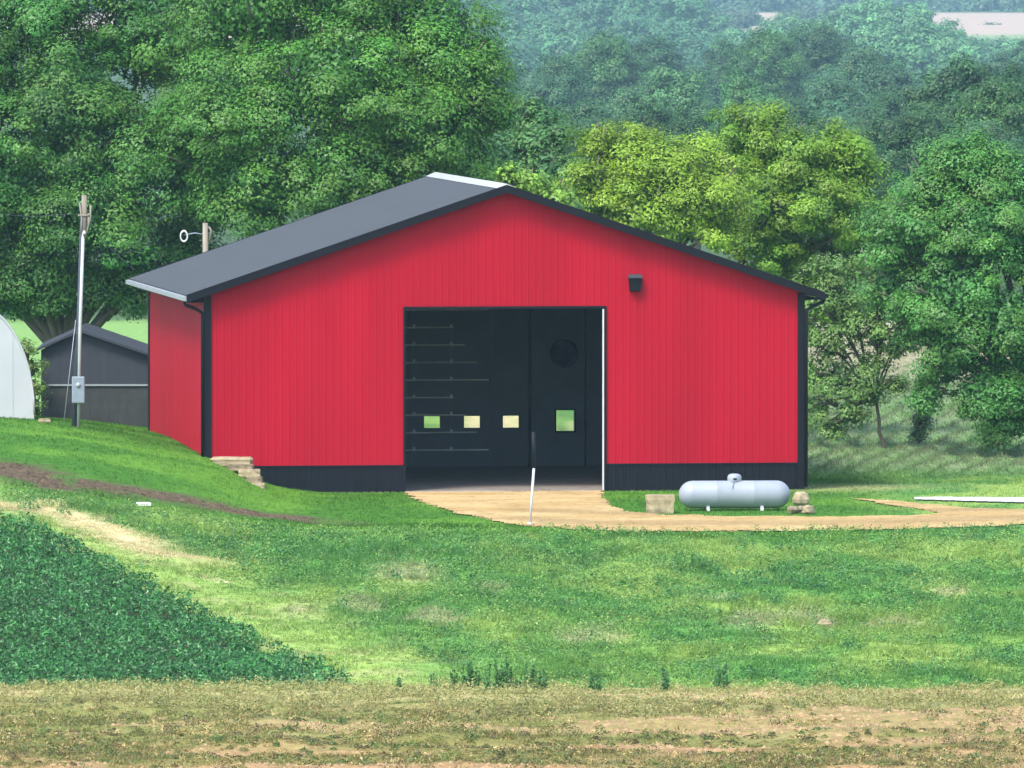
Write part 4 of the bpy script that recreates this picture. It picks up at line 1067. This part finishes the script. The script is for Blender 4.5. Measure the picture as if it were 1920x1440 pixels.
# ------------------------------------------------------------------ stones
def rock(name, label, cat, grp, px, py, w, h, d, m, seed, rot=0, square=.0, taper=0.0, dz=0.0, parent=None, at_=None):
    """irregular stone: subdivided block pushed about by noise, foot at pixel"""
    import bmesh
    if at_ is None: X_, Y_, Z_ = on_ground(px, py)
    else: X_, Y_, Z_ = at_
    bm = bmesh.new(); bmesh.ops.create_cube(bm, size=1.0); bmesh.ops.subdivide_edges(bm, edges=bm.edges[:], cuts=3, use_grid_fill=True)
    g_ = random.Random(seed); ph = [g_.uniform(0, 6) for _ in range(6)]
    for v in bm.verts:
        p = v.co * 2
        if square < 1: 
            l = max(p.length, 1e-6); q = p / l * 1.12; p = p * square + q * (1 - square)
        n_ = .07 * (math.sin(p.x * 4.1 + ph[0]) + math.sin(p.y * 3.7 + ph[1]) + math.sin(p.z * 4.7 + ph[2])) + g_.uniform(-.045, .045)
        p = p * (1 + n_ * (.6 if square > .5 else 1))
        p.x *= 1 - taper * (1 - (p.z + 1) / 2)
        v.co = Vector((p.x * w / 2, p.y * d / 2, (p.z + .94) * h / 2))
    me = bpy.data.meshes.new(name); bm.to_mesh(me); bm.free()
    o = link(name, me, m, parent); o.location = (X_, Y_, Z_ + dz); o.rotation_euler = (0, 0, rot)
    if cat: tag(o, label, cat, grp)
    return o
rock('stone_block', 'squared tan limestone block on the grass left of the propane tank', 'stone', None, 1237, 962, .84, .56, .55, M_STONE, 5, .1, .85, .12)
rock('field_rock', 'uppermost pale boulder on the small rock pile right of the tank', 'rock', 'rocks piled right of the tank', 1502, 958, .46, .44, .42, M_STONE, 6, .3, .0, dz=.15)
rock('field_rock', 'small boulder at the right foot of the rock pile', 'rock', 'rocks piled right of the tank', 1516, 964, .42, .26, .32, M_STONE, 7, .8, .3)
rock('field_rock', 'small boulder at the left foot of the rock pile', 'rock', 'rocks piled right of the tank', 1486, 963, .36, .24, .3, M_STONED, 8, 1.8, .3)
rock('field_rock', 'middle boulder tucked under the uppermost one of the pile', 'rock', 'rocks piled right of the tank', 1501, 962, .3, .22, .3, M_STONED, 9, 1.2, .3)
# retaining wall of stepped limestone at the barn corner
rx, ry = barn_world(.55, -1.2)
wall = empty('retaining_wall', (rx, ry, 0)); tag(wall, 'stepped limestone retaining wall at the left front corner of the barn', 'wall')
def stone_px(px0, px1, py0, py1, Y_, m, seed, d=.8, sq=.72):
    a = P(px0, py1, Y_); b = P(px1, py0, Y_)
    rock('stone', None, None, None, 0, 0, b[0] - a[0], (b[2] - a[2]) * 1.05, d, m, seed, rnd.uniform(-.06, .06), sq, 0, parent=wall, at_=((a[0] + b[0]) / 2 - rx, Y_ - ry, a[2]))
stone_px(394, 473, 857, 872, 364.6, M_STONE, 11, .9)
stone_px(424, 476, 870, 884, 364.2, M_STONED, 12, .8)
stone_px(446, 489, 880, 896, 363.9, M_STONE, 13, .8)
stone_px(462, 493, 894, 908, 363.6, M_STONED, 14, .7)
stone_px(470, 497, 906, 919, 363.3, M_STONE, 15, .7)
stone_px(415, 470, 896, 925, 364.5, M_STONED, 16, .6)
rock('pale_slab', 'small pale slab lying on the dirt streak across the bank', 'stone', None, 269, 948, .40, .10, .35, M_CONC, 17, .2, .7)
rock('field_rock', 'pale rock low on the rough grass slope at right', 'rock', None, 1546, 1172, .36, .24, .3, M_STONE, 18, .2, .3)
rock('pale_slab', 'flat tan stone on the grass left of the utility pole foot', 'stone', None, 83, 793, .34, .14, .3, M_STONE, 19, .3, .6)
lg = on_ground(45, 776)
for i, (px, py, w_, rot, lb) in enumerate([(30, 777, .9, .1, 'weathered log lying longest at the foot of the white hoop shelter'), (58, 774, .6, -.25, 'short tan log beside the right foot of the hoop shelter')]):
    X_, Y_, Z_ = on_ground(px, py)
    o = MB().tube([(-w_ / 2, 0, .10), (0, .02, .12), (w_ / 2, 0, .10)], [.09, .10, .07], 8).build('log', M_STONED, None, loc=(X_, Y_, Z_)); o.rotation_euler = (0, 0, rot)
    tag(o, lb, 'log', 'logs by the hoop shelter')

# ------------------------------------------------------------------ driveway marker
mx_, my_, mz_ = on_ground(993, 985)
mk = empty('marker_post', (mx_, my_, mz_)); tag(mk, 'thin leaning white marker post with dark top at the edge of the gravel', 'post')
tp = P(1001, 878, my_); tq = P(1000, 810, my_)
dx_, dz_ = tp[0] - mx_, tp[2] - mz_; ex_, ez_ = tq[0] - mx_, tq[2] - mz_
MB().tube([(0, 0, -.1), (dx_, 0, dz_)], .038, 8).build('white_stake', M_WHITE, mk)
MB().tube([(dx_, .01, dz_ - .02), (ex_, .01, ez_)], [.04, .055], 8).build('dark_sleeve', M_BLACK, mk)
MB().lathe([(.001, .0), (.08, .0), (.07, .06), (.03, .09), (.001, .09)], 'z', 10).build('foot_collar', M_WHITE, mk)

# ------------------------------------------------------------------ utility poles
px_, py_, pz_ = on_ground(146, 801)
pole = empty('utility_pole', (px_, py_, pz_)); tag(pole, 'slim pale utility pole with grey meter box left of the barn', 'utility pole')
def L_(px, py, dy=0): 
    q = P(px, py, py_ + dy); return (q[0] - px_, q[1] - py_, q[2] - pz_)
MB().tube([L_(139, 812, .12), L_(148, 600, .12), L_(155, 395, .12)], [.085, .075, .07], 10).build('post', M_POLED, pole)
MB().tube([L_(147, 806), L_(150, 620), L_(156, 437)], [.055, .055, .05], 10).build('conduit', M_CREAM, pole)
MB().tube([L_(158, 444, .05), L_(158, 366, .05)], [.10, .085], 9).build('post_top', M_WOOD, pole)
for i, (a, b) in enumerate([((163, 436), (170, 385)), ((152, 440), (149, 380)), ((160, 445), (166, 400))]):
    MB().tube([L_(*a, -.02), L_((a[0] + b[0]) / 2 + 3, (a[1] + b[1]) / 2, -.05), L_(*b, -.02)], .03, 6).build('wire_drop', M_WOOD, pole)
MB().lathe([(.001, 0), (.05, .0), (.06, .06), (.03, .12), (.001, .13)], 'z', 10, L_(158, 440, -.08)).build('weatherhead', M_WHITE, pole)
a = L_(135, 756, -.15); b = L_(159, 706, -.15)
box = MB().box(a[0], b[0], a[1] - .08, a[1] + .1, a[2], b[2]).build('meter_box', M_METER, pole, bevel=.03)
MB().lathe([(.001, -.03), (.08, -.02), (.09, .02)], 'y', 16, ((a[0] + b[0]) / 2, a[1] - .08, (a[2] + b[2]) / 2 + .15)).build('meter_dial', M_GALV, box)
MB().tube([L_(118, 806, -.3), L_(142, 600, .05)], .012, 5).build('guy_wire', M_GALV, pole)
MB().tube([L_(158, 400), L_(60, 406, 2), L_(-60, 398, 4)], .007, 5).build('wire', M_POLED, pole)
MB().tube([L_(160, 400), L_(190, 450, 5), L_(250, 505, 12)], .010, 5).build('wire', M_METER, pole)
MB().tube([L_(146, 404, -.05), L_(168, 404, -.05)], .03, 6).build('crossbar', M_WOOD, pole)
Y2 = 390.0; q0 = P(388, 600, Y2); z2 = float(height(q0[0], Y2))
pole2 = empty('utility_pole', (q0[0], Y2, z2)); tag(pole2, 'wooden pole top with a ring lamp showing above the barn roof', 'utility pole')
def K_(px, py, dy=0):
    q = P(px, py, Y2 + dy); return (q[0] - q0[0], q[1] - Y2, q[2] - z2)
MB().tube([(K_(387, 800)[0], 0, 0), K_(385, 418)], [.14, .09], 9).build('post', M_WOOD, pole2)
MB().tube([K_(392, 455), K_(396, 432), K_(391, 425)], .04, 6).build('insulator', M_WOOD, pole2)
MB().tube([K_(385, 440), K_(365, 437), K_(346, 441)], .022, 6).build('lamp_arm', M_METER, pole2)
c_ = K_(345, 443, -.1)
mbr = MB(); pts = []
n = 20; vs = []; fs = []
for i in range(n):
    a_ = 2 * math.pi * i / n
    for j in range(6):
        b_ = 2 * math.pi * j / 6; rr2 = 1 + .22 * math.cos(b_)
        vs.append((c_[0] + .115 * rr2 * math.cos(a_), c_[1] + .03 * math.sin(b_), c_[2] + .175 * rr2 * math.sin(a_)))
for i in range(n):
    for j in range(6): fs.append((i * 6 + j, i * 6 + (j + 1) % 6, ((i + 1) % n) * 6 + (j + 1) % 6, ((i + 1) % n) * 6 + j))
mbr.add(vs, fs, True).build('ring_lamp', M_WHITE, pole2)

# ------------------------------------------------------------------ grey shed
YS = 389.0
def S_(px, py): 
    q = P(px, py, YS); return q[0], q[2]
sb = S_(150, 800); zs = sb[1] - .4
shed = empty('grey_shed', (sb[0], YS, zs)); tag(shed, 'dark slate grey gabled shed with pale band, left of the barn', 'shed')
def s_(px, py): a_, b_ = S_(px, py); return (a_ - sb[0], b_ - zs)
gz = s_(0, 812)[1]; band = s_(0, 722)[1]
x0 = s_(76, 0)[0]; x1 = s_(330, 0)[0]; xr, zr = s_(150, 622); z0l = s_(0, 655)[1]; z1l = s_(0, 684)[1]
# upper boards one by one, lower wall of wider boards
nb = 14
def top_at(x): return z0l + (zr - z0l) * (x - x0) / (xr - x0) if x < xr else zr + (z1l - zr) * (x - xr) / (x1 - xr)
MB().prism([(x0 + .02, gz), (x1 - .02, gz), (x1 - .02, z1l - .05), (xr, zr - .05), (x0 + .02, z0l - .05)], .05, 6).build('body', M_SHEDL, shed)
for i in range(nb):
    a_, b_ = x0 + (x1 - x0) * i / nb, x0 + (x1 - x0) * (i + 1) / nb - .004
    pl_ = [(a_, band + .03), (b_, band + .03), (b_, top_at(b_) - .02)]
    if a_ < xr < b_: pl_.append((xr, zr - .02))
    pl_.append((a_, top_at(a_) - .02))
    MB().prism(pl_, .005 * (i % 2), .045).build('board', M_SHED, shed)
    MB().box(a_, b_, .005 * (i % 2), .045, gz, band - .03).build('board', M_SHEDL, shed)
MB().box(x0 - .02, x1, -.05, .04, band - .028, band + .028).build('pale_band', M_GALV, shed)
for s in (0, 1):
    xa, za_ = (x0 - .15, z0l - .06) if s == 0 else (x1 + .15, z1l - .05)
    p = [(xa, -.25, za_), (xr, -.25, zr), (xr, 6.2, zr), (xa, 6.2, za_), (xa, -.25, za_ + .08), (xr, -.25, zr + .08), (xr, 6.2, zr + .08), (xa, 6.2, za_ + .08)]
    if s: p = [p[1], p[0], p[3], p[2], p[5], p[4], p[7], p[6]]
    MB().hexa(p).build('roof', M_SHED, shed)

# ------------------------------------------------------------------ white hoop shelter
YH = 374.0; q = P(-57, 776, YH); zh = q[2] - .25
hoop = empty('hoop_shelter', (q[0], YH, zh), math.radians(6)); tag(hoop, 'white fabric hoop shelter with curved side at the left edge', 'shelter')
ha = 121 * m_at(YH); hb = 208 * m_at(YH)
def arc(s, n=22): return [(ha * s * math.cos(math.pi * i / n), hb * s * math.sin(math.pi * i / n) + .25) for i in range(n + 1)]
A_ = arc(1.0)
MB().prism([(ha, 0)] + A_ + [(-ha, 0)], 0, .04).build('end_panel', M_HOOP, hoop)
for i in range(1, 6):
    x = -ha + 2 * ha * i / 6; zt = hb * math.sqrt(max(0, 1 - (x / ha) ** 2)) + .2
    MB().box(x - .012, x + .012, -.012, -.002, .02, zt).build('seam', M_HOOP, hoop)
o_ = arc(1.012); vs = []; fs = []
for y in (0.02, 9.0):
    for (x, z) in o_: vs.append((x, y, z))
n = len(o_)
for i in range(n - 1): fs.append((i, i + 1, n + i + 1, n + i))
MB().add(vs, fs, True).build('cover', M_HOOPB, hoop)
ed = MB().tube([(x, -.01, z) for x, z in arc(1.006)], .035, 6).build('hoop_rib', M_HOOP, hoop)

# ------------------------------------------------------------------ haze
hz = MB().box(-950, 950, -70, 12700, -26, 24).build('haze', None)
tag(hz, 'thin pale blue summer haze over the valley', kind='stuff')
hm = bpy.data.materials.new('haze_air'); hm.use_nodes = True; hn = hm.node_tree; hn.nodes.clear()
ho = hn.nodes.new('ShaderNodeOutputMaterial'); hv = hn.nodes.new('ShaderNodeVolumePrincipled')
hv.inputs['Color'].default_value = (.55, .84, .95, 1); hv.inputs['Density'].default_value = .00008; hv.inputs['Anisotropy'].default_value = .2
hn.links.new(hv.outputs[0], ho.inputs['Volume']); hz.data.materials.append(hm)
